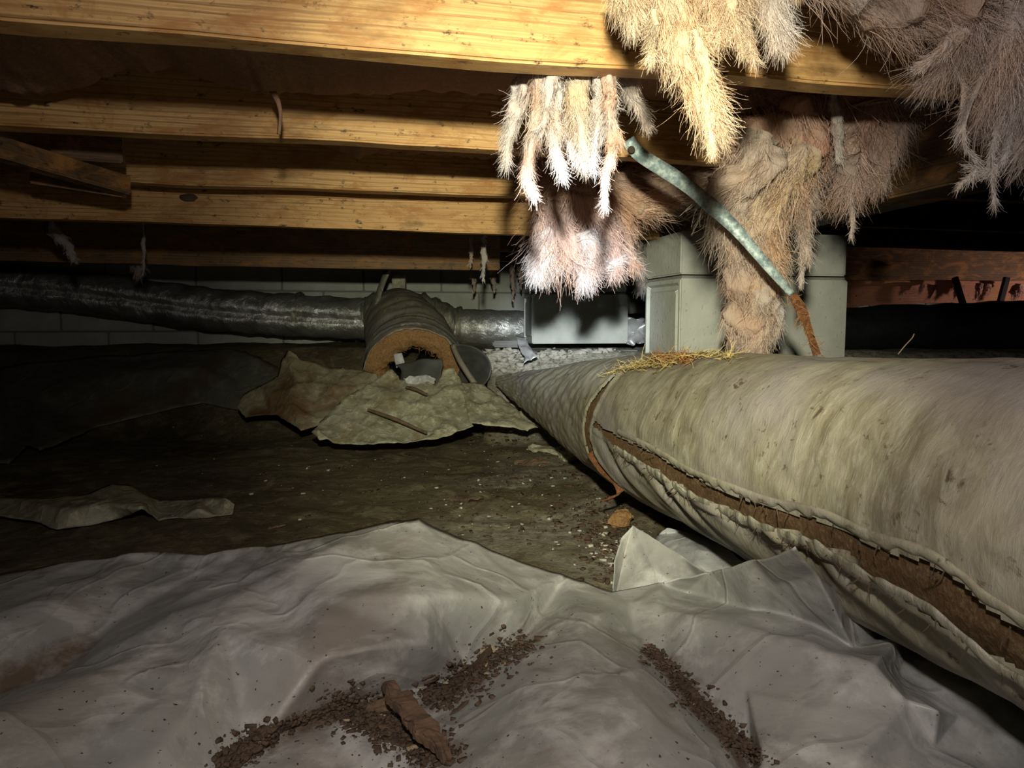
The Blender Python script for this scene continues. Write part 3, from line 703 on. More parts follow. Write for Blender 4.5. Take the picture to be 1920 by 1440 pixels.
# small wisps further back
def wisp(px, py0, py1, D, rpx, col, label, seed, ns=160):
    fluff('insulation_wisp', label, None, [([(px, 600 - (.465 / D) * 1350, D), (px - 1, py0 - 6, D), (px, py0, D), (px + 2, (py0 + py1) / 2, D), (px + 1, py1, D)], [.6, .6, rpx * .4, rpx, rpx * .15], col, ns, .9)], seed, 1, .0005)
wisp(905, 440, 525, 2.2, 8, WHITE, 'bright white insulation wisp dangling left of the low grey pier', 61)
wisp(881, 440, 500, 2.4, 6, DUST, 'shorter dull insulation wisp just left of the bright white one', 62)
wisp(268, 438, 512, 2.0, 4, GREY, 'thin pale thread of insulation hanging in the dark at left', 63)
fluff('insulation_wisp', 'round dim lump of insulation behind the thin thread at left', None, [([(262, 360, 2.6), (264, 430, 2.6), (262, 460, 2.6), (258, 490, 2.6), (256, 520, 2.6)], [.6, .6, 10, 24, 8], GREY, 300, .6)], 64)
fluff('insulation_wisp', 'dim dangling insulation scrap in the dark at far left', None, [([(90, 272, 1.9), (92, 380, 1.9), (95, 430, 1.9), (120, 455, 1.9), (140, 490, 1.9)], [.6, .6, 8, 16, 6], GREY, 300, .6)], 65)
fluff('insulation_tuft', 'pinkish insulation poking out at the left edge under the bridging brace', None, [([(-60, 290, 1.55), (0, 296, 1.55), (45, 305, 1.55), (85, 300, 1.55)], [34, 34, 24, 4], (.52, .34, .27), 700, .4)], 66)
for i, (x, y0, y1, r_) in enumerate(((960, 515, 565, 7), (925, 520, 548, 10), (888, 520, 550, 8), (975, 505, 540, 10))):
    wisp(x, y0, y1, 3.3, r_, DUST, ('ragged insulation scrap against the back wall, beside the low grey pier', 'ragged insulation scrap on the back wall under the bright wisp', 'leftmost ragged insulation scrap on the back wall', 'ragged insulation scrap touching the low grey pier edge')[i], 70 + i, 120)
fluff('insulation_tuft', 'grey insulation scrap hanging in the gap between the two piers', None, [([(1195, 440, 2.0), (1198, 480, 2.0), (1206, 530, 2.0)], [16, 22, 5], GREY, 500, .8)], 76)

# ---------------- batts between the joists ----------------
def batt(edge, Yb, front_off, zf, label, seed, mat='battback', name='insulation_batt'):
    """sagging batt in the bay; edge = ragged lower back edge given as (px,py) seen at distance along the bay"""
    rows = []; E = resample([P(a, b, D=Yb(a)) for a, b in edge], 200)
    for i, e in enumerate(E):
        e = e + Vector((0, 0, .006 * noise.noise(Vector((e.x * 40, seed, 0))) + .004 * noise.noise(Vector((e.x * 110, seed, 4)))))
        f = e - JN * front_off; r = []
        n_ = 16
        for j in range(n_):
            a_ = j / (n_ - 1); p = f.lerp(e, a_); p.z = zf + (e.z - zf) * a_ ** 1.3 + .006 * noise.noise(p * 14 + Vector((seed, 0, 0))) * min(1, 4 * (1 - a_) + .2)
            r.append(p)
        up_ = e + Vector((0, .012, .02)); r.append(up_); r.append(Vector((up_.x, up_.y + .01, CZ + .468)))
        r.append(Vector((f.x, f.y, CZ + .468))); r.append(Vector(r[0]))
        rows.append(r)
    o = ribbon(rows, name, M[mat]); tag(o, label, 'insulation'); return o
def Y_of(j_px, j_py, zb, gap):
    p0 = P(j_px, j_py, z=CZ + zb)
    def f(px):      # intersection of the sight column with a line parallel to the joist
        u = (px - 960) / F; y = (p0.y - .228 * p0.x) / (1 - .228 * u * 1.0); return y + gap
    return f
batt([(-260, 150), (-80, 175), (0, 178), (60, 180), (110, 175), (160, 160), (205, 145), (235, 130), (262, 134), (300, 134), (322, 127), (360, 142), (420, 158), (470, 170), (505, 180), (535, 175), (570, 174), (640, 178), (700, 176), (760, 172), (818, 170), (860, 174), (940, 178), (1000, 176), (1120, 180), (1300, 190), (1480, 200)],
     Y_of(600, 268, .28, -.07), .30, CZ + .325, 'brown insulation batt with a ragged hem sagging behind the nearest joist', 3)
batt([(-100, 262), (200, 268), (500, 262), (600, 272), (640, 285), (672, 298), (700, 288), (800, 290), (950, 300), (1000, 302)],
     Y_of(600, 352, .28, -.06), .26, CZ + .33, 'dark insulation batt hardly showing between the second and third joists', 5)
# drip-like strip hanging from the batt in front of joist two
rows = []
for q in resample([P(512, 172, D=1.03), P(521, 190, D=1.03), P(526, 215, D=1.03), P(523, 252, D=1.03)], 20):
    k_ = len(rows) / 19; w_ = .004 * (1 - k_) ** 3 + .0009; rows.append([q - Vector((w_, 0, 0)), q + Vector((0, -.002, 0)), q + Vector((w_, 0, 0))])
o = ribbon(rows, 'torn_strip', M['battback']); o.modifiers.new('s', 'SOLIDIFY').thickness = .002; tag(o, 'thin torn drip of batt facing dangling across the second joist', 'strip')

# ---------------- galvanised strap ----------------
sp_pts = [P(1178, 262, D=1.135), P(1200, 290, D=1.13), P(1270, 335, D=1.10), P(1322, 376, D=1.08), P(1380, 430, D=1.07), P(1440, 500, D=1.07), P(1485, 552, D=1.08)]
root = empty('hanger_strap', tuple(sp_pts[0])); tag(root, 'galvanised metal hanger strap slanting from the second joist down to the duct', 'strap'); bpy.context.view_layer.update()
def strap(name, pts, wpx, mat, parent, twist=(.9, .35), th=.0012):
    rows = []; Q = resample(pts, 60)
    for i, q in enumerate(Q):
        d = (Q[min(i + 1, 59)] - Q[max(i - 1, 0)]).normalized(); view = (q - Vector((0, 0, CZ))).normalized()
        a = d.cross(view).normalized(); b = a.cross(d); w_ = PX(q, resample_f(wpx, 60)[i]) / 2; tw = twist[0] + (twist[1] - twist[0]) * i / 59
        rows.append([q - a * w_ - b * w_ * (1 - tw) * .5, q, q + a * w_ + b * w_ * (1 - tw) * .5])
    o = ribbon(rows, name, M[mat], parent); o.modifiers.new('s', 'SOLIDIFY').thickness = th; return o
strap('strap_band', sp_pts, [24, 25, 26, 24, 27, 22, 19, 16, 11], 'galv', root)
bm = bmesh.new(); bmesh.ops.create_cone(bm, cap_ends=True, segments=14, radius1=.0062, radius2=.005, depth=.004)
bmesh.ops.bevel(bm, geom=bm.edges[:], offset=.0008, segments=2, affect='EDGES')
nl = bm_obj('nail_head', bm, M['nail'], None); q = P(1184, 280, D=1.122); nl.parent = root; nl.matrix_parent_inverse = root.matrix_world.inverted(); nl.location = q; nl.rotation_euler = (math.pi / 2 - .3, 0, 0)
lo = [P(1485, 552, D=1.08), P(1502, 580, D=1.09), P(1516, 618, D=1.10), P(1531, 664, D=1.11)]
st2 = strap('rusted_end', lo, [14, 20, 14, 12, 14], 'brownfibre', root, (.9, .8), .004); st2['label'] = 'lower end coated in brown fibre'
n_ = 160; base = np.array([tuple(lo[0].lerp(lo[-1], a) if a > .1 else lo[0]) for a in rng.random(n_)]); 
for i in range(n_): 
    a = rng.random(); q = resample(lo, 20)[int(a * 19)]; base[i] = tuple(q + Vector(rng.normal(size=3)) * .003)
me = strands_mesh('f', base, rng.normal(size=(n_, 3)) + np.array([.3, 0, -1.2]), rng.random(n_) * .022 + .006, np.full(n_, .0006), .7, 5, None, 0, 5)
o = link('stray_fibres', me, M['rustfibre'], root, True); o['kind'] = 'stuff'

# straw and fibre stuck on top of the duct
def on_duct(px, py, dr=.003): 
    s_, th = hit(px, py); return duct_pt(s_, th, dr)
n_ = 420; B0 = []; Dd = []
ov = [(1180 + 190 * rng.random(), 0) for _ in range(n_)]
for i in range(n_):
    a = rng.random(); x = 1175 + a * 200 + rng.normal() * 8; y = 672 + 6 * math.sin(a * 7) + rng.normal() * 4 + (1 - a) * 16
    if rng.random() < .35: x = 1140 + rng.random() * 120; y = 705 - (x - 1140) * .28 + rng.normal() * 3
    B0.append(tuple(on_duct(x, max(668, y), .003 + .004 * rng.random()))); Dd.append(tuple(side * rng.normal() * .6 + dv * rng.normal() * 1.0 + upv * abs(rng.normal()) * .2 + side * .3))
me = strands_mesh('straw', np.array(B0), np.array(Dd), rng.random(n_) * .035 + .01, np.full(n_, .0009), .6, 5, None, .2, 8)
o = link('loose_straw', me, M['straw'], duct, True); o['kind'] = 'stuff'; o['label'] = 'yellow fibres stuck along the top'
n_ = 300; B0 = []; Dd = []
for i in range(n_):
    x = 1225 + rng.random() * 70 + rng.normal() * 6; y = 670 + rng.random() * 12
    B0.append(tuple(on_duct(x, y, .002 + .006 * rng.random()))); Dd.append(tuple(Vector(rng.normal(size=3)) + dv * .6))
me = strands_mesh('rust', np.array(B0), np.array(Dd), rng.random(n_) * .02 + .006, np.full(n_, .0011), .9, 5, None, .2, 9)
o = link('rusty_fibre_tuft', me, M['rustfibre'], duct, True); o['kind'] = 'stuff'
# stitches / frayed threads along the slit
n_ = 260; B0 = []; Dd = []
for i in range(n_):
    q = sl[int(rng.random() * 400)]; off = (q.z + .002) * (1 if rng.random() < .8 else -1)
    B0.append(tuple(duct_pt(q.x, q.y / R0 + off / R0, .010 * rng.random()))); Dd.append(tuple(Vector(rng.normal(size=3)) * .6 - upv * .9 - side * .5))
me = strands_mesh('thr', np.array(B0), np.array(Dd), rng.random(n_) * .02 + .005, np.full(n_, .0008), .7, 5, None, .2, 10)
o = link('frayed_threads', me, M['chip_dark'], duct, True); o['kind'] = 'stuff'

# thin wire standing on the duct at right
V, Fq = tube(resample([P(1684, 664, D=1.15), P(1697, 648, D=1.15), P(1710, 634, D=1.15), P(1714, 626, D=1.15)], 20), [.0009] * 20, 8)
o = link('bent_twig', mesh_np('t', [tuple(v_) for v_ in V], Fq), M['chip_pale'], None, True); tag(o, 'thin pale bent twig sticking up behind the duct at right', 'twig')

# ---------------- distant duct and torn-open branch ----------------
def duct_obj(name, pts, rad, mat, parent, k=40, n=120, crinkle=.004, seam=None, seed=0, swrap=0):
    path = resample(pts, n); rr = resample_f(rad, n); V, Fq = tube(path, rr, k)
    out = []
    for i in range(n):
        for j in range(k):
            v_ = V[i * k + j]; c = path[i]; d = v_ - c; th = 2 * math.pi * j / k
            sc = 1 + crinkle / rr[i] * (noise.noise(Vector((i * .22, math.cos(th) * 1.6, math.sin(th) * 1.6 + seed))) * 1.6 + .5 * noise.noise(Vector((i * .9, th * 3, seed))))
            sc += swrap / rr[i] * math.sin(i * .9 + th)
            if seam is not None:
                dd = abs((th - seam + math.pi) % (2 * math.pi) - math.pi) 
                sc -= .22 * math.exp(-(dd / .16) ** 2)
            out.append(tuple(c + d * sc))
    return link(name, mesh_np(name, out, Fq), mat, parent, True)
fd = empty('foil_duct', tuple(P(560, 640, D=3.35))); tag(fd, 'silver foil-wrapped round duct running along the back wall', 'duct'); bpy.context.view_layer.update()
duct_obj('left_run', [P(-500, 525, D=3.0), P(-100, 532, D=3.1), P(150, 548, D=3.2), P(400, 580, D=3.3), P(560, 592, D=3.35), P(690, 598, D=3.38)],
         [.08, .085, .09, .098, .098], M['foil'], fd, 48, 200, .005, seam=math.pi - .08 + math.pi, seed=2)
duct_obj('right_run', [P(830, 612, D=3.38), P(985, 616, D=3.42), P(1120, 618, D=3.46), P(1260, 620, D=3.5)], [.086, .082, .080, .078], M['foil'], fd, 48, 140, .003, seed=5)
duct_obj('dented_joint', [P(690, 598, D=3.37), P(740, 592, D=3.36), P(800, 602, D=3.37), P(850, 612, D=3.39)], [.10, .125, .115, .088], M['foil_dull'], fd, 48, 60, .012, seed=8)
# collars
for x, y, r_ in ((563, 590, .103), (862, 612, .091)):
    q = P(x, y, D=3.36); duct_obj('tape_band', [q - Vector((.012, 0, 0)), q, q + Vector((.012, 0, 0))], [r_] * 3, M['foil_dull'], fd, 40, 8, .003)

bd_ = empty('torn_duct_branch', tuple(P(778, 740, D=2.62))); tag(bd_, 'short torn-open duct branch with a ragged brown fibreglass mouth, below the foil duct', 'duct'); bpy.context.view_layer.update()
mouth = P(776, 702, D=2.60); bp = [mouth, P(775, 672, D=2.72), P(766, 640, D=2.86), P(752, 612, D=3.05), P(748, 600, D=3.25), P(748, 596, D=3.36)]
def shell(path, r0, r1, n, k, wob, name, mat, ragged=0, seed=0, parent=None, thin=None):
    Q = resample(path, n); rr = resample_f(r0, n); V, Fq = tube(Q, rr, k); out = []
    for i in range(n):
        for j in range(k):
            v_ = V[i * k + j]; d = v_ - Q[i]; th = 2 * math.pi * j / k
            sc = 1 + wob * (noise.noise(Vector((i * .3, math.cos(th) * 2, math.sin(th) * 2 + seed))) + .4 * noise.noise(Vector((i * 1.1, th * 5, seed))))
            sc += .005 * math.sin(i * 1.25 + th * .5)
            p = Q[i] + d * sc
            if i == 0 and ragged:
                ax = (Q[1] - Q[0]).normalized(); p -= ax * ragged * (noise.noise(Vector((th * 6, seed, 0))) + .5 * noise.noise(Vector((th * 17, seed, 0))))
            out.append(tuple(p))
    o = link(name, mesh_np(name, out, Fq), mat, parent, True); return o
s1 = shell(bp, [.178, .172, .160, .150, .140, .11], None, 60, 90, .035, 'outer_wrap', M['wrap'], .02, 3, bd_); s1.modifiers.new('s', 'SOLIDIFY').thickness = .003
for q_, r_, th_ in ((bp[0].lerp(bp[1], .35), .183, .012), (bp[0].lerp(bp[1], .85), .178, .010)):
    d = (bp[1] - bp[0]).normalized(); V = []; kk = 80
    for i, (a, b) in enumerate(((-1, 0), (-.5, 1), (.5, 1), (1, 0))):
        for j in range(kk):
            th = 2 * math.pi * j / kk; sx = d.cross(Vector((0, 0, 1))).normalized(); u_ = sx.cross(d)
            V.append(tuple(q_ + d * a * th_ + (sx * math.cos(th) + u_ * math.sin(th)) * (r_ + .004 * b + .004 * noise.noise(Vector((math.cos(th) * 2, math.sin(th) * 2, r_ * 90))))))
    Fq = [(i * kk + j, i * kk + (j + 1) % kk, (i + 1) * kk + (j + 1) % kk, (i + 1) * kk + j) for i in range(3) for j in range(kk)]
    link('band', mesh_np('band', V, Fq), M['foil'] if r_ > .18 else M['foil_dull'], bd_, True)
# mouth: annulus of brown wool with ragged inside
sx = (bp[1] - bp[0]).normalized().cross(Vector((0, 0, 1))).normalized(); ax_ = (bp[1] - bp[0]).normalized(); u_ = sx.cross(ax_)
V = []; kk = 140; nr = 16
for i in range(nr):
    a = i / (nr - 1)
    for j in range(kk):
        th = 2 * math.pi * j / kk
        inner = .098 + .016 * noise.noise(Vector((math.cos(th) * 2.4, math.sin(th) * 2.4, 1))) + .012 * noise.noise(Vector((math.cos(th) * 6, math.sin(th) * 6, 4))) - .022 * math.exp(-((th - math.pi * .78) / .35) ** 2)*1
        rad = .176 + (inner - .176) * min(1, a * 1.3); push = .035 * max(0, a - .6) + (-.015 * math.sin(min(1, a * 1.3) * math.pi)) + .008 * noise.noise(Vector((a * 9, th * 5, 2)))
        V.append(tuple(bp[0] + ax_ * (.012 + push + (max(0, a - .77) * .45)) + (sx * math.cos(th) + u_ * math.sin(th)) * rad))
Fq = [(i * kk + j, i * kk + (j + 1) % kk, (i + 1) * kk + (j + 1) % kk, (i + 1) * kk + j) for i in range(nr - 1) for j in range(kk)]
o = link('wool_lining', mesh_np('lining', V, Fq), M['tanfibre'], bd_, True); o['label'] = 'ragged brown fibreglass lining around the mouth'
o = shell([bp[0] + ax_ * .10, bp[2], bp[3], bp[4]], [.10, .10, .10, .09], None, 20, 50, .05, 'inner_liner', M['black'], .02, 6, bd_)
n_ = 900; thv = rng.random(n_) * 2 * math.pi; B0 = []; Dd = []
for th in thv:
    r_ = .10 + rng.random() * .07; o3 = sx * math.cos(th) + u_ * math.sin(th); B0.append(tuple(bp[0] + ax_ * (.004 + .01 * rng.random()) + o3 * r_)); Dd.append(tuple((sx * -math.sin(th) + u_ * math.cos(th)) * rng.normal() - o3 * .5 - ax_ * .3))
me = strands_mesh('lf', np.array(B0), np.array(Dd), rng.random(n_) * .02 + .006, np.full(n_, .0008), .6, 4, None, 0, 12)
o = link('lining_fibres', me, M['tanfibre'], bd_, True); o['kind'] = 'stuff'
# strap on the branch
rows = []
for q in resample([P(736, 490, D=3.0), P(722, 520, D=2.98), P(708, 560, D=2.95), P(697, 610, D=2.92), P(700, 640, D=2.88)], 24):
    rows.append([q - Vector((.014, 0, 0)), q - Vector((0, .002, 0)), q + Vector((.012, 0, 0))])
o = ribbon(rows, 'hanger_strap', M['foil_dull']); o.modifiers.new('s', 'SOLIDIFY').thickness = .0015; tag(o, 'narrow grey hanger strap rising from the left side of the torn duct branch', 'strap')
bm = box_bm(.06, .05, .085, .004, 3, .003); o = bm_obj('wood_shim', bm, M['plastic_olive']); o.location = P(735, 550, D=3.3); tag(o, 'short pale wood block standing on the foil duct by the strap', 'block')
# curled charcoal liner to the right of the mouth
V = []; kk = 40; cD = 2.52; c0 = P(868, 698, D=cD)
rows = []
for i in range(14):
    a = i / 13; r = []
    for j in range(kk):
        b = j / (kk - 1) * math.pi * 1.15 - .45
        ex = P(862 + 62 * math.sin(b + .15) * a ** .8 * .95, 692 - 46 * math.cos(b + .15) * a, D=cD + .10 * (1 - a) - .03 * math.sin(b))
        r.append(ex + Vector((0, .008 * noise.noise(Vector((a * 4, b * 3, 0))), 0)))
    rows.append(r)
o = ribbon(rows, 'duct_liner_flap', M['charcoal']); o.modifiers.new('s', 'SOLIDIFY').thickness = .002; tag(o, 'curled charcoal liner sheet leaning to the right of the torn duct mouth', 'liner')
rows = []
for q in resample([P(848, 646, D=2.5), P(862, 676, D=2.44), P(885, 712, D=2.38), P(902, 735, D=2.34)], 14):
    rows.append([q - Vector((.007, 0, .004)), q + Vector((0, -.004, 0)), q + Vector((.007, 0, .004))])
o = ribbon(rows, 'wrap_strip', M['wrap']); o.modifiers.new('s', 'SOLIDIFY').thickness = .003; tag(o, 'thin stiff strip of duct wrap slanting down from the torn duct mouth', 'strip')

# foil scrap and small block near the pier
def crumple(name, quad, D4, mat, label, cat, amp=.01, n=16, seed=0, sc=30):
    rows = []
    for i in range(n):
        r = []
        for j in range(n):
            a, b = i / (n - 1), j / (n - 1); pp = [P(x, y, D=d) for (x, y), d in zip(quad, D4)]
            q = pp[0].lerp(pp[1], b).lerp(pp[3].lerp(pp[2], b), a); q += noise.noise_vector(q * sc + Vector((seed, 0, 0))) * amp
            r.append(q)
        rows.append(r)
    o = ribbon(rows, name, M[mat], None, False); o.modifiers.new('s', 'SOLIDIFY').thickness = .001; tag(o, label, cat); return o
crumple('foil_scrap', [(968, 630), (984, 632), (1008, 668), (984, 682)], [2.62, 2.62, 2.5, 2.48], 'foil_bright', 'crumpled silver foil strip standing before the low grey pier', 'foil', .010, 14, 3, 45)
crumple('foil_scrap', [(1172, 598), (1215, 594), (1215, 648), (1170, 648)], [2.9, 2.9, 2.9, 2.9], 'foil_bright', 'crinkled foil sheet in the gap between the two piers', 'foil', .03, 22, 7, 26)
bm = box_bm(.105, .07, .026, .006, 4, .004); o = bm_obj('stone_slab', bm, M['charcoal']); o.location = P(924, 652, D=2.72); tag(o, 'small flat dark slab on the ground before the low grey pier', 'slab')

# ---------------- plastic sheets ----------------
def sheet(name, pts, outline, creases, mat, label, seed, cuts=10, amp=.006, sc=9, fine=.0015, rag=0, smooth=2, parent=None, thick=.0012, soil=None, zmode='z'):
    """pts {key:(px,py,h)}: h height above the trench floor where the sight line meets the sheet"""
    keys = list(pts); idx = {k_: i for i, k_ in enumerate(keys)}
    v2 = [Vector((pts[k_][0], pts[k_][1])) for k_ in keys]
    edges = []
    ring_ = [idx[k_] for k_ in outline]
    for a, b in zip(ring_, ring_[1:] + ring_[:1]): edges.append((a, b))
    for line in creases:
        for a, b in zip(line, line[1:]): edges.append((idx[a], idx[b]))
    vo, eo, fo, ov, oe, of = delaunay_2d_cdt(v2, edges, [], 1, 1e-4)
    bm = bmesh.new(); vs = []
    for i, v_ in enumerate(vo):
        if ov[i]: h = pts[keys[ov[i][0]]][2]
        else:
            ds = sorted(((v_ - q).length, pts[keys[n_]][2]) for n_, q in enumerate(v2))[:3]; h = sum(b / (a + 1) for a, b in ds) / sum(1 / (a + 1) for a, b in ds)
        if zmode == 'g':
            o_ = Vector((0, 0, CZ)); vs.append(bm.verts.new(GB.ray_cast(o_, (P(v_.x, v_.y, D=1) - o_).normalized())[0] + Vector((0, 0, h))))
        else: vs.append(bm.verts.new(P(v_.x, v_.y, z=h) if zmode == 'z' else P(v_.x, v_.y, D=h)))
    for f in fo:
        try: bm.faces.new([vs[i] for i in f])
        except ValueError: pass
    bmesh.ops.remove_doubles(bm, verts=bm.verts, dist=1e-5)
    bmesh.ops.recalc_face_normals(bm, faces=bm.faces)
    bmesh.ops.subdivide_edges(bm, edges=bm.edges[:], cuts=cuts, use_grid_fill=True)
    bmesh.ops.triangulate(bm, faces=[f for f in bm.faces if len(f.verts) > 4])
    inner = [v_ for v_ in bm.verts if not v_.is_boundary]
    for _ in range(smooth): bmesh.ops.smooth_vert(bm, verts=inner, factor=.5, use_axis_x=True, use_axis_y=True, use_axis_z=True)
    off = Vector((seed * 5.3, seed, 0))
    for v_ in bm.verts:
        co = v_.co.copy()
        # creased, faceted folds: ridged noise
        r1 = 1 - abs(noise.noise(co * sc * .5 + off)) * 2; r2 = 1 - abs(noise.noise(co * sc * 1.3 + off)) * 2
        d = amp * (r1 ** 3 - .3) + amp * .45 * (r2 ** 3 - .3) + fine * noise.noise(co * sc * 5 + off)
        if v_.is_boundary and rag:
            e = noise.noise_vector(co * 30 + off); co.x += e.x * rag; co.y += e.y * rag; d *= .5
            e = noise.noise_vector(co * 90 + off); co.x += e.x * rag * .5; co.y += e.y * rag * .5
        co.z += d; gr = GB.ray_cast(Vector((co.x, co.y, 2)), Vector((0, 0, -1)))[0]
        if gr is not None and co.z < gr.z + .003: co.z = gr.z + .003
        v_.co = co
    bmesh.ops.recalc_face_normals(bm, faces=bm.faces)
    if soil:
        lay = bm.verts.layers.float_color.new('soil'); segs = [(P(a, b, z=.055), P(c, d, z=.055), w_, q) for a, b, c, d, w_, q in soil]
        for v_ in bm.verts:
            m_ = 0
            for A, B, w_, q in segs:
                ab = B - A; u = max(0, min(1, (v_.co - A).dot(ab) / ab.dot(ab))); m_ = max(m_, q * math.exp(-((v_.co - A - ab * u).length / (w_ * 1.5)) ** 2))
            v_[lay] = (m_, m_, m_, 1)
    T = BVHTree.FromBMesh(bm)
    o = bm_obj(name, bm, M[mat], parent, True)
    md = o.modifiers.new('s', 'SOLIDIFY'); md.thickness = thick
    if label: tag(o, label, 'plastic sheet')
    return o, T

fp = {
 # back hem behind the ridge, then the ridge
 'h0': (-120, 1075, .03), 'h1': (200, 1035, .02), 
 'r0': (-120, 1092, .07), 'r1': (0, 1075, .08), 'r2': (110, 1058, .09), 'r3': (200, 1050, .10), 'r4': (270, 1038, .105), 'r5': (390, 1036, .11), 'r6': (500, 1020, .125), 'r7': (650, 993, .14), 'r8': (785, 973, .155), 'r9': (870, 1008, .135), 'r10': (960, 1042, .115), 'r11': (1060, 1078, .095), 'r12': (1150, 1106, .085),
 'r13': (1240, 1098, .085), 'r14': (1330, 1074, .11), 'r15': (1410, 1056, .16), 'r16': (1490, 1031, .215), 'r17': (1532, 1073, .18), 'r18': (1590, 1118, .12), 'r19': (1700, 1178, .065), 'r20': (1830, 1246, .045), 'r21': (1975, 1322, .04), 'r22': (2120, 1400, .04),
 'b0': (-120, 1560, .09), 'b1': (200, 1560, .09), 'b2': (500, 1560, .07), 'b3': (760, 1560, .05), 'b4': (900, 1560, .09), 'b5': (1100, 1560, .11), 'b6': (1400, 1560, .05), 'b7': (1650, 1560, .08), 'b8': (1850, 1560, .05), 'b9': (2100, 1560, .04),
 # left fold
 'l0': (-120, 1340, .06), 'l1': (0, 1300, .055), 'l2': (110, 1262, .06), 'l3': (200, 1180, .075), 'l4': (300, 1115, .09), 'l5': (400, 1060, .105),
 'm0': (-120, 1390, .12), 'm1': (0, 1335, .12), 'm2': (120, 1290, .115), 'm3': (230, 1240, .11), 'm4': (330, 1150, .115), 'm5': (480, 1090, .125),
 'k0': (-120, 1200, .10), 'k1': (60, 1150, .10), 'k2': (200, 1090, .10),
 # central dome
 'd0': (420, 1180, .13), 'd1': (600, 1120, .14), 'd2': (800, 1120, .14), 'd3': (600, 1240, .12), 'd4': (350, 1340, .11), 'd5': (800, 1210, .11), 'd6': (960, 1130, .11),
 # debris valley
 'v0': (470, 1420, .06), 'v1': (600, 1345, .055), 'v2': (700, 1310, .05), 'v3': (800, 1290, .05), 'v4': (880, 1250, .055), 'v5': (990, 1190, .07), 'v6': (760, 1400, .05), 'v7':(830,1460,.05),
 # tent
 't0': (1090, 1177, .105), 't1': (1000, 1240, .09), 't2': (900, 1320, .075), 't3': (1090, 1300, .105), 't4': (1180, 1240, .09), 't5': (1260, 1310, .08), 't6': (1370, 1405, .06), 
 'c0': (930, 1420, .09), 'c1': (1040, 1345, .105), 'c2': (1130, 1322, .11), 'c3': (1220, 1345, .10), 'c4': (1330, 1430, .08),
 # right valley and right facets
 'w0': (1190, 1195, .06), 'w1': (1250, 1260, .05), 'w2': (1320, 1340, .045), 'w3': (1410, 1420, .04),
 'q0': (1180, 1130, .08), 'q1': (1240, 1140, .085), 'q2': (1300, 1163, .095), 'q3': (1420, 1188, .105), 'q4': (1530, 1213, .115), 'q5': (1640, 1240, .125),
 'y0': (1290, 1110, .07), 'y1': (1400, 1140, .09), 'y2': (1520, 1170, .10), 'y3': (1600, 1215, .09),
 'z0': (1450, 1095, .14),
 'x0': (1560, 1310, .10), 'x1': (1490, 1365, .085), 'x2': (1430, 1410, .07), 'x3': (1400, 1290, .075),
 'u0': (1700, 1310, .10), 'u1': (1760, 1335, .095), 'u2': (1752, 1400, .06), 'u3': (1600, 1440, .08), 'u4': (1690, 1270, .07), 'u5': (1800, 1340, .06), 'u6': (1940, 1440, .04),
}
outline = ['r%d' % i for i in range(23)] + ['b%d' % i for i in range(9, -1, -1)] + ['m0', 'l0', 'k0']
for k_ in ('h0', 'h1', 'v7'): fp.pop(k_)
creases = [['l0', 'l1', 'l2', 'l3', 'l4', 'l5'], ['m0', 'm1', 'm2', 'm3', 'm4', 'm5', 'r7'], ['k0', 'k1', 'k2', 'r4'], ['v0', 'v1', 'v2', 'v3', 'v4', 'v5'], ['v2', 'v6'], ['t0', 't1', 't2'], ['t0', 't4', 't5', 't6'],
           ['c0', 'c1', 'c2', 'c3', 'c4'], ['w0', 'w1', 'w2', 'w3'], ['q0', 'q1', 'q2', 'q3', 'q4', 'q5'], ['y0', 'y1', 'y2', 'y3', 'q5'], ['r16', 'z0'], ['q5', 'x0', 'x1', 'x2'], ['q5', 'u0', 'u1', 'u2'], ['r17', 'y3'], ['u4', 'u5', 'u6'], ['r8', 'd2']]
front, FT = sheet('plastic_sheet', fp, outline, creases, 'plastic_soiled', 'large dusty translucent plastic sheet bunched across the foreground', 3, 12, .0060, 9, .0012, 0, 1,
   soil=[(600, 1345, 700, 1330, .010, .45), (700, 1330, 830, 1440, .018, .55), (800, 1310, 990, 1205, .009, .5), (840, 1335, 1000, 1270, .014, .4), (1240, 1250, 1410, 1430, .013, .55), (480, 1420, 620, 1340, .012, .5), (1010, 1250, 1180, 1260, .035, .34), (0, 1290, 150, 1240, .02, .5), (1600, 1240, 1300, 1160, .012, .4)])

# flap behind, with raised tip
fl = {'a': (1148, 1102, .055), 'b': (1152, 1050, .085), 'c': (1166, 1010, .10), 'd': (1186, 985, .115), 'e': (1225, 1008, .11), 'f': (1280, 1042, .10), 'g': (1345, 1085, .085), 'h': (1340, 1130, .04), 'i': (1150, 1130, .03), 'j': (1220, 1065, .075), 'k': (1170, 1040, .075)}
sheet('plastic_sheet', fl, list('abcdefghi'), [['d', 'k', 'i']], 'plastic', 'small upright triangular flap of plastic standing behind the big foreground sheet', 5, 12, .003, 12, .001, .002)
uw = {'a': (1232, 1003, .03), 'b': (1252, 990, .045), 'c': (1280, 996, .04), 'd': (1305, 1005, .03), 'e': (1345, 1020, .03), 'f': (1400, 1056, .03), 'g': (1430, 1100, .02), 'h': (1300, 1110, .02), 'i': (1230, 1040, .02), 'j': (1310, 1030, .05), 'k': (1360, 1065, .035)}
sheet('plastic_sheet', uw, list('abcdefghi'), [['a', 'j', 'f']], 'plastic_white', 'pale plastic sheet with a torn white edge tucked under the big duct', 6, 12, .003, 14, .001, .004)
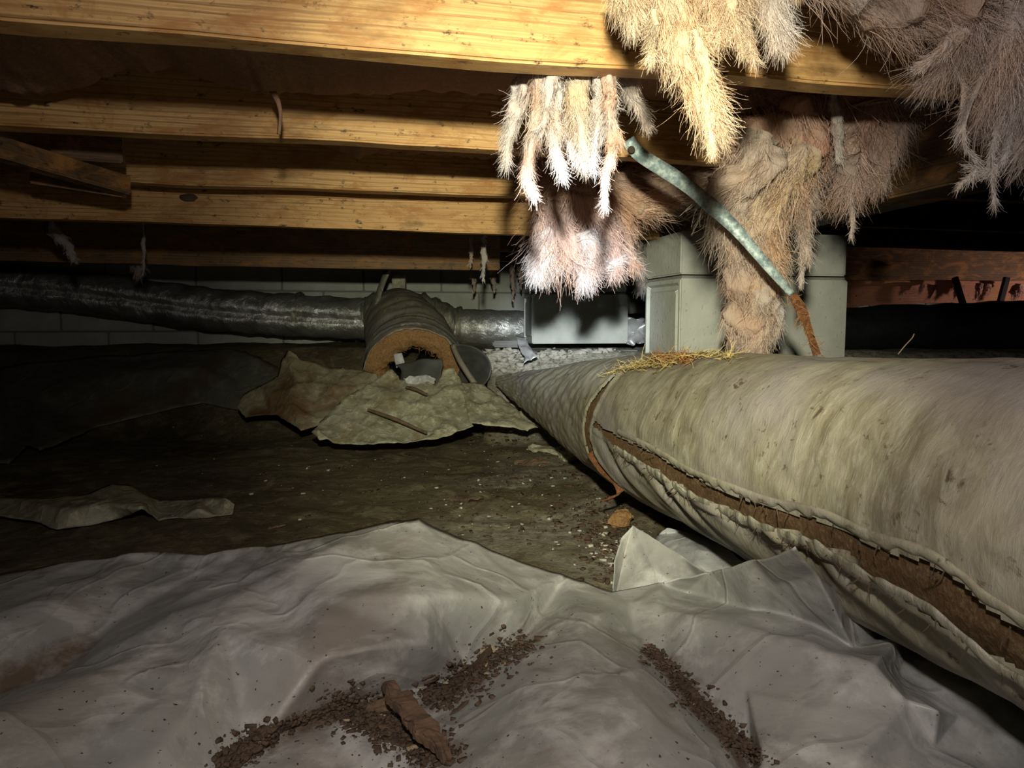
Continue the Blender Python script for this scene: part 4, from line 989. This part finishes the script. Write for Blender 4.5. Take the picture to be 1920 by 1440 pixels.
# left foreground scraps
ls = {'a': (-80, 925, .03), 'b': (0, 933, .03), 'c': (90, 935, .035), 'd': (160, 928, .045), 'e': (210, 907, .06), 'f': (245, 910, .05), 'g': (275, 930, .035), 'h': (300, 938, .02), 'i': (370, 935, .03), 'j': (425, 934, .04), 'k': (440, 945, .03), 'l': (435, 966, .012), 'm': (410, 970, .01), 'n': (330, 975, .01), 'o': (300, 980, .01), 'p': (287, 968, .02), 'q': (265, 955, .05), 'r': (232, 970, .02), 's': (170, 985, .012), 't': (105, 994, .01), 'u': (70, 978, .012), 'v': (0, 968, .012), 'w': (-80, 960, .01), 'x': (130, 955, .045), 'y': (200, 945, .05), 'z': (370, 955, .035)}
sheet('plastic_sheet', ls, list('abcdefghijklmnopqrstuvw'), [['b', 'x', 'y', 'q']], 'plastic_olive', 'torn curled strip of dirty plastic lying alone on the dirt at left', 8, 8, .003, 14, .001, .003).__class__
bm = bmesh.new(); bmesh.ops.create_cone(bm, cap_ends=False, segments=20, radius1=.012, radius2=.010, depth=.03)
fl2 = {'a': (-150, 700, .0), 'b': (0, 690, .0), 'c': (250, 668, .0), 'd': (430, 655, .0), 'e': (520, 690, .0), 'f': (560, 750, .0), 'g': (540, 775, .02), 'h': (470, 783, .015), 'i': (380, 770, .03), 'j': (290, 786, .025), 'k': (180, 812, .02), 'l': (75, 855, .015), 'm': (50, 853, .03), 'n': (20, 878, .01), 'o': (-40, 876, .01), 'p': (-150, 860, .01), 'q': (200, 740, .06), 'r': (380, 720, .07), 's': (60, 780, .05), 't': (30, 830, .045)}
bm.free()
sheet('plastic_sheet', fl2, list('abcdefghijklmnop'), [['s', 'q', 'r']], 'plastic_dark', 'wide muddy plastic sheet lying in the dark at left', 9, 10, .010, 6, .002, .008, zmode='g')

# crumpled pile in front of the torn duct (several sheets of one crumpled heap)
pa = {'a': (455, 740, 2.50), 'b': (490, 722, 2.52), 'c': (520, 705, 2.54), 'd': (530, 672, 2.55), 'e': (540, 656, 2.56), 'f': (556, 664, 2.54), 'g': (562, 676, 2.53), 'h': (620, 688, 2.52), 'i': (680, 692, 2.50), 'j': (705, 702, 2.48), 'k': (712, 716, 2.46), 'l': (708, 740, 2.42), 'm': (640, 775, 2.33), 'n': (600, 798, 2.28), 'o': (565, 806, 2.24), 'p': (520, 778, 2.36), 'q': (460, 782, 2.40), 'r': (445, 765, 2.44),
      's': (556, 712, 2.44), 't': (548, 745, 2.36), 'u': (510, 740, 2.44), 'v': (600, 745, 2.36), 'w': (500, 768, 2.42), 'x': (630, 720, 2.42)}
sheet('plastic_sheet', pa, list('abcdefghijklmnopqr'), [['e', 's', 't', 'p'], ['g', 's'], ['u', 'w'], ['t', 'n'], ['j', 'x', 'v']], 'plastic_brown', 'left crumpled wing of olive plastic with a pointed peak, left of the torn duct', 12, 9, .013, 13, .002, .004, zmode='D')
pb = {'a': (585, 812, 2.13), 'b': (600, 790, 2.18), 'c': (645, 745, 2.26), 'd': (690, 722, 2.33), 'e': (735, 690, 2.40), 'f': (752, 712, 2.38), 'g': (790, 706, 2.36), 'h': (806, 712, 2.35), 'i': (818, 722, 2.34), 'j': (832, 692, 2.38), 'k': (850, 688, 2.38), 'l': (862, 712, 2.35), 'm': (875, 735, 2.31), 'n': (880, 770, 2.25), 'o': (887, 798, 2.16), 'p': (850, 815, 2.12), 'q': (800, 828, 2.10), 'r': (740, 834, 2.08), 's': (640, 832, 2.08), 't': (600, 824, 2.10),
      'u': (690, 768, 2.22), 'v': (740, 790, 2.18), 'w': (790, 812, 2.13), 'x': (760, 740, 2.28), 'y': (800, 755, 2.24), 'z': (840, 740, 2.30), 'A': (700, 800, 2.15), 'B': (790, 785, 2.19)}
sheet('plastic_sheet', pb, list('abcdefghijklmnopqrst'), [['d', 'u', 'v', 'w'], ['f', 'x', 'y'], ['z', 'n'], ['j', 'z', 'y']], 'plastic_olive', 'main crumpled olive plastic heap below the torn duct mouth', 14, 9, .015, 14, .002, .005, zmode='D')
pc = {'a': (865, 715, 2.36), 'b': (905, 722, 2.36), 'c': (940, 745, 2.33), 'd': (975, 772, 2.26), 'e': (1012, 800, 2.20), 'f': (990, 808, 2.16), 'g': (935, 800, 2.16), 'h': (905, 798, 2.15), 'i': (882, 792, 2.17), 'j': (872, 755, 2.26), 'k': (915, 760, 2.27), 'l': (950, 785, 2.21)}
sheet('plastic_sheet', pc, list('abcdefghij'), [['b', 'k', 'g'], ['c', 'l']], 'plastic_olive', 'pale crumpled plastic between the olive heap and the big duct tip', 16, 9, .012, 16, .002, .004, zmode='D')
# standing scraps inside the mouth
crumple('plastic_scrap', [(738, 664), (752, 662), (760, 680), (742, 690)], [2.55] * 4, 'plastic_white', 'small white scrap hanging in the torn duct mouth', 'scrap', .006, 10, 4)
crumple('plastic_scrap', [(742, 684), (826, 672), (832, 730), (760, 722)], [2.52, 2.50, 2.46, 2.46], 'charcoal', 'dark grey plastic piece filling the lower part of the torn duct mouth', 'scrap', .02, 16, 2, 14)
crumple('plastic_scrap', [(755, 706), (808, 704), (818, 722), (770, 726)], [2.34] * 4, 'plastic_white', 'torn pale scrap on top of the olive heap under the duct mouth', 'scrap', .012, 14, 8, 40)
# sticks on the heap
for (a, b, lb) in (((690, 768, 2.20), (800, 812, 2.10), 'long pale stick lying across the olive heap'), ((762, 726, 2.30), (800, 740, 2.24), 'short pale stick on the olive heap near the duct mouth')):
    p0, p1 = P(a[0], a[1], D=a[2] - .02), P(b[0], b[1], D=b[2] - .02)
    V, Fq = tube(resample([p0, p0.lerp(p1, .5) + Vector((0, 0, .004)), p1], 16), [.0055, .006, .005, .0045] and resample_f([.004, .006, .0055, .004], 16), 8)
    o = link('stick', mesh_np('stick', [tuple(v_) for v_ in V], Fq), M['chip'], None, True); tag(o, lb, 'stick')

# ---------------- debris ----------------
def drop(px, py, T=None):
    o_ = Vector((0, 0, CZ)); d = (P(px, py, D=1) - o_).normalized()
    h1 = GB.ray_cast(o_, d); h2 = T.ray_cast(o_, d) if T else (None,) * 4
    if h2[0] is not None and (h1[0] is None or h2[3] < h1[3]): return h2[0], h2[1]
    return h1[0], h1[1]
def chip_mesh(L, W, H, seed, name='chip'):
    bm = box_bm(L, W, H, min(L, W, H) * .2, 12, 0)
    bmesh.ops.subdivide_edges(bm, edges=[e for e in bm.edges if e.calc_length() > min(L, W) * .3], cuts=2, use_grid_fill=True)
    for v_ in bm.verts:
        a = v_.co.x / L; v_.co += noise.noise_vector(v_.co * (2.2 / max(W, .004)) * .5 + Vector((seed * 3.1, 0, 0))) * W * .28
        v_.co += noise.noise_vector(v_.co * (5 / max(W, .004)) + Vector((seed, 1, 0))) * W * .08; v_.co.y = W / 2 + (v_.co.y - W / 2) * (1 - .5 * abs(2 * a - 1) ** 2); v_.co -= Vector((L / 2, W / 2, 0))
    me = bpy.data.meshes.new(name); bm.to_mesh(me); bm.free(); return me
def chip(px, py, Lpx, Wpx, ang, mat, label, T=None, name='wood_chip', H=None, cat='chip', end=None, group=None):
    p, nrm = drop(px, py, T); s_ = PX(p, 1)
    if end: p2, _n = drop(*end, T); Lpx = (p2 - p).length / s_; ang = math.atan2(p2.y - p.y, p2.x - p.x); p = (p + p2) / 2 + Vector((0, 0, .002)); s0 = (p2 - p)
    me = chip_mesh(Lpx * s_, Wpx * s_, (H or Wpx * .35) * s_, px, name); me.materials.append(M[mat])
    o = bpy.data.objects.new(name, me); C.objects.link(o); q = nrm.to_track_quat('Z', 'Y') if nrm.z > 0 else Vector((0, 0, 1)).to_track_quat('Z', 'Y')
    o.rotation_mode = 'QUATERNION'; o.location = p + Vector((0, 0, .001))
    # choose spin so that the long side follows the picture angle on the ground
    dx = (s0.normalized() if end else Vector((math.cos(ang), math.sin(ang), 0)))
    if end: nrm = (Vector((0, 0, 1)) - dx * dx.z).normalized()
    dx = (dx - nrm * dx.dot(nrm)).normalized(); dy = nrm.cross(dx) if nrm.z > 0 else Vector((0, 0, 1)).cross(dx); dz = dx.cross(dy)
    o.rotation_quaternion = Matrix((dx, dy, dz)).transposed().to_quaternion(); tag(o, label, cat, group); return o
chip(722, 1298, 190, 44, 0, 'bark_warm', 'long rotten bark piece lying in the fold of the foreground sheet', FT, 'bark_piece', 20, 'bark', (842, 1432))
chip(715, 1330, 52, 30, .3, 'chip', 'tan wood chip just left of the long bark piece', FT)
chip(782, 1402, 40, 16, .2, 'chip_pale', 'yellowish wood chip near the lower end of the bark piece', FT)
chip(905, 1240, 60, 22, 1.0, 'chip_dark', 'grey-brown splinter in the debris at the upper fold', FT)
chip(912, 1222, 36, 16, .2, 'chip_pale', 'amber wood chip above the splinter in the upper fold', FT)
chip(862, 1330, 44, 10, .5, 'bark', 'reddish brown wood sliver between the two debris piles', FT)
chip(1285, 1292, 60, 18, -.9, 'chip_dark', 'dark wood chunk in the right-hand fold of the foreground sheet', FT)
chip(1318, 1322, 62, 12, -.95, 'chip_dark', 'dark splinter below the wood chunk in the right-hand fold', FT)
chip(1236, 1234, 18, 12, .3, 'chip_dark', 'small dark crumb at the top of the right-hand fold', FT)
chip(876, 938, 70, 12, .5, 'bark', 'reddish wood sliver on the bare dirt left of the big duct')
chip(1040, 946, 50, 6, -.05, 'chip_dark', 'short dark stick on the dirt beside the big duct')
chip(1160, 985, 40, 30, .2, 'tanfibre', 'small orange foam lump on the dirt behind the triangular flap', None, 'foam_lump', 30, 'foam')
chip(690, 1018, 34, 14, .1, 'chip', 'tan chip on dark dirt behind the foreground sheet ridge')
chip(520, 990, 30, 10, .2, 'chip', 'brown chip on dark dirt right of the torn strip')
chip(1075, 858, 60, 44, .6, 'plastic_olive', 'olive clod by the brown strap of the big duct', None, 'clod', 22, 'clod')
chip(1035, 850, 90, 26, -.25, 'plastic_olive', 'flat pale flake on the dirt left of the big duct', None, 'flake', 8, 'flake')
chip(1000, 870, 70, 20, -.3, 'chip', 'tan flat flake on the dirt below the pale one', None, 'flake', 6, 'flake')

def crumbs(name, label, centers, n, size, mat, T=None, seed=0, cat='debris'):
    r = np.random.default_rng(seed); V = []; Fq = []
    # boxes
    tet = np.array([(1, 1, 1), (1, -1, -1), (-1, 1, -1), (-1, -1, 1)], float) * .6; 
    cub = [(-1, -1, -1), (1, -1, -1), (1, 1, -1), (-1, 1, -1), (-1, -1, 1), (1, -1, 1), (1, 1, 1), (-1, 1, 1)]
    cf = [(0, 3, 2, 1), (4, 5, 6, 7), (0, 1, 5, 4), (1, 2, 6, 5), (2, 3, 7, 6), (3, 0, 4, 7)]
    tot = sum(c[4] for c in centers)
    for i in range(n):
        u = r.random() * tot
        for c in centers:
            u -= c[4]
            if u <= 0: break
        x0, y0, x1, y1 = c[0], c[1], c[2], c[3]; sp = c[5] * (1 if r.random() < .7 else 2.0); a = r.random(); px = x0 + (x1 - x0) * a + r.normal() * sp; py = y0 + (y1 - y0) * a + r.normal() * sp * .6
        p, nn = drop(px, py, T)
        if p is None or p.y > 3: continue
        s_ = size * (.25 + r.random() ** 4 * 2.4); sc = np.array([s_ * (1 + r.random() * 1.5), s_, s_ * .5]); R = Matrix.Rotation(r.random() * 6.28, 3, 'Z') @ Matrix.Rotation(r.normal() * .5, 3, 'X')
        b0 = len(V)
        for q in cub:
            qq = R @ Vector(np.array(q) * sc * (.7 + .3 * r.random(3)) * .5); V.append(tuple(p + qq + Vector((0, 0, s_ * .15))))
        Fq += [tuple(b0 + k_ for k_ in f) for f in cf]
    o = link(name, mesh_np(name, V, Fq), M[mat]); tag(o, label, cat, None, 'stuff'); return o
upper = [(830, 1300, 985, 1200, 1.0, 16), (800, 1310, 870, 1280, .5, 14)]
lower = [(650, 1315, 700, 1350, 1.0, 20), (690, 1350, 830, 1420, 1.2, 20), (560, 1350, 660, 1320, .25, 6)]
rightd = [(1215, 1215, 1290, 1290, .5, 7), (1280, 1290, 1420, 1425, 1.0, 9)]
leftd = [(420, 1440, 500, 1370, .8, 12), (500, 1370, 640, 1330, .5, 6)]
crumbs('loose_debris', 'brown crumbly debris in the folds of the foreground sheet', upper + lower + rightd + leftd, 6500, .0021, 'bark', FT, 1)
crumbs('loose_debris', 'dark specks of debris in the folds of the foreground sheet', upper + lower + rightd + leftd, 4000, .0018, 'chip_dark', FT, 2)
crumbs('loose_debris', 'pale crumbs among the debris on the foreground sheet', upper + lower + rightd, 110, .0022, 'chip_pale', FT, 3)
crumbs('loose_gravel', 'white crumbs of mortar scattered on the bare dirt', [(860, 820, 1250, 960, 1, 60), (1120, 1000, 1180, 1070, 1.2, 24), (600, 860, 1000, 960, .5, 60), (300, 860, 700, 990, .25, 80)], 520, .0034, 'pale_tone', None, 4, 'gravel')
crumbs('loose_gravel', 'brown wood crumbs scattered on the bare dirt', [(860, 820, 1250, 960, 1, 60), (1100, 960, 1200, 1080, .5, 40), (600, 860, 1000, 960, .5, 60)], 3000, .004, 'chip_dark', None, 5, 'gravel')
crumbs('loose_gravel', 'pale rubble on the bright ground at the foot of the low grey pier', [(880, 690, 980, 650, 1, 14), (1000, 668, 1150, 656, .6, 4)], 1300, .010, 'pale_tone', None, 6, 'gravel')

# ---------------- the dark bay on the right ----------------
bm = box_bm(3.6, .05, .12, .003, 14, .006, 8); o = bm_obj('floor_joist', bm, M['wood_red']); q = P(1560, 528, D=3.7); o.location = (q.x, q.y, CZ + .085); o.rotation_euler = (0, 0, .02)
tag(o, 'reddish lit board far off at right, under which scraps hang', 'joist')
bm = box_bm(3.6, .05, .27, .003, 14, .004, 9); o = bm_obj('floor_joist', bm, M['wood_dim']); o.location = (q.x - .2, q.y - .04, CZ + .20)  # added dark cover over the lit wall strip, stands in for shade
tag(o, 'added dark board above the far reddish board at right, standing in for shade', 'joist')
bb = [P(1575, 540, D=3.72), P(1700, 545, D=3.72), P(1780, 548, D=3.72)]
crumple('insulation_facing', [(1580, 536), (1760, 534), (1740, 565), (1582, 584)], [3.6, 3.66, 3.66, 3.6], 'wood_red', 'brown sagging insulation facing right of the nearer pier, far off', 'insulation', .02, 20, 5, 8)
duct_obj_ = empty('dark_duct', tuple(P(1750, 640, D=2.9))); tag(duct_obj_, 'black round duct lying in the shadow at right behind the big duct', 'duct'); bpy.context.view_layer.update()
duct_obj('duct_body', [P(1480, 622, D=3.0), P(1700, 616, D=3.0), P(1900, 610, D=2.95), P(2200, 604, D=2.9)], [.098] * 4, M['black'], duct_obj_, 40, 60, .006)
for i, (x, y1, r_, lb) in enumerate(((1727, 550, 6, 'first pale scrap from the left under the far reddish board'), (1795, 556, 9, 'pinkish scrap left of the dark strut under the far reddish board'), (1834, 558, 8, 'triangular lit scrap right of the dark strut, far right'), (1850, 552, 6, 'slanting lit scrap beside the triangular one, far right'), (1908, 558, 11, 'brightest pale scrap at the right edge of the view, far off'))):
    fluff('insulation_wisp', lb, None, [([(x + 3, 532, 3.6), (x + 1, 542, 3.6), (x - 3, y1, 3.6)], [r_, r_, 2], PINK, 60, .5)], 90 + i)
for i, (x0, x1, lb) in enumerate(((1790, 1806, 'dark slanting strut under the far reddish board, left of the bright scraps'), (1888, 1874, 'dark slanting strut near the right edge, under the far reddish board'))):
    board_between('strut', P(x0, 520, D=3.4), P(x1, 572, D=3.4), .025, .02, 'black', lb, 'strut')
sc = S
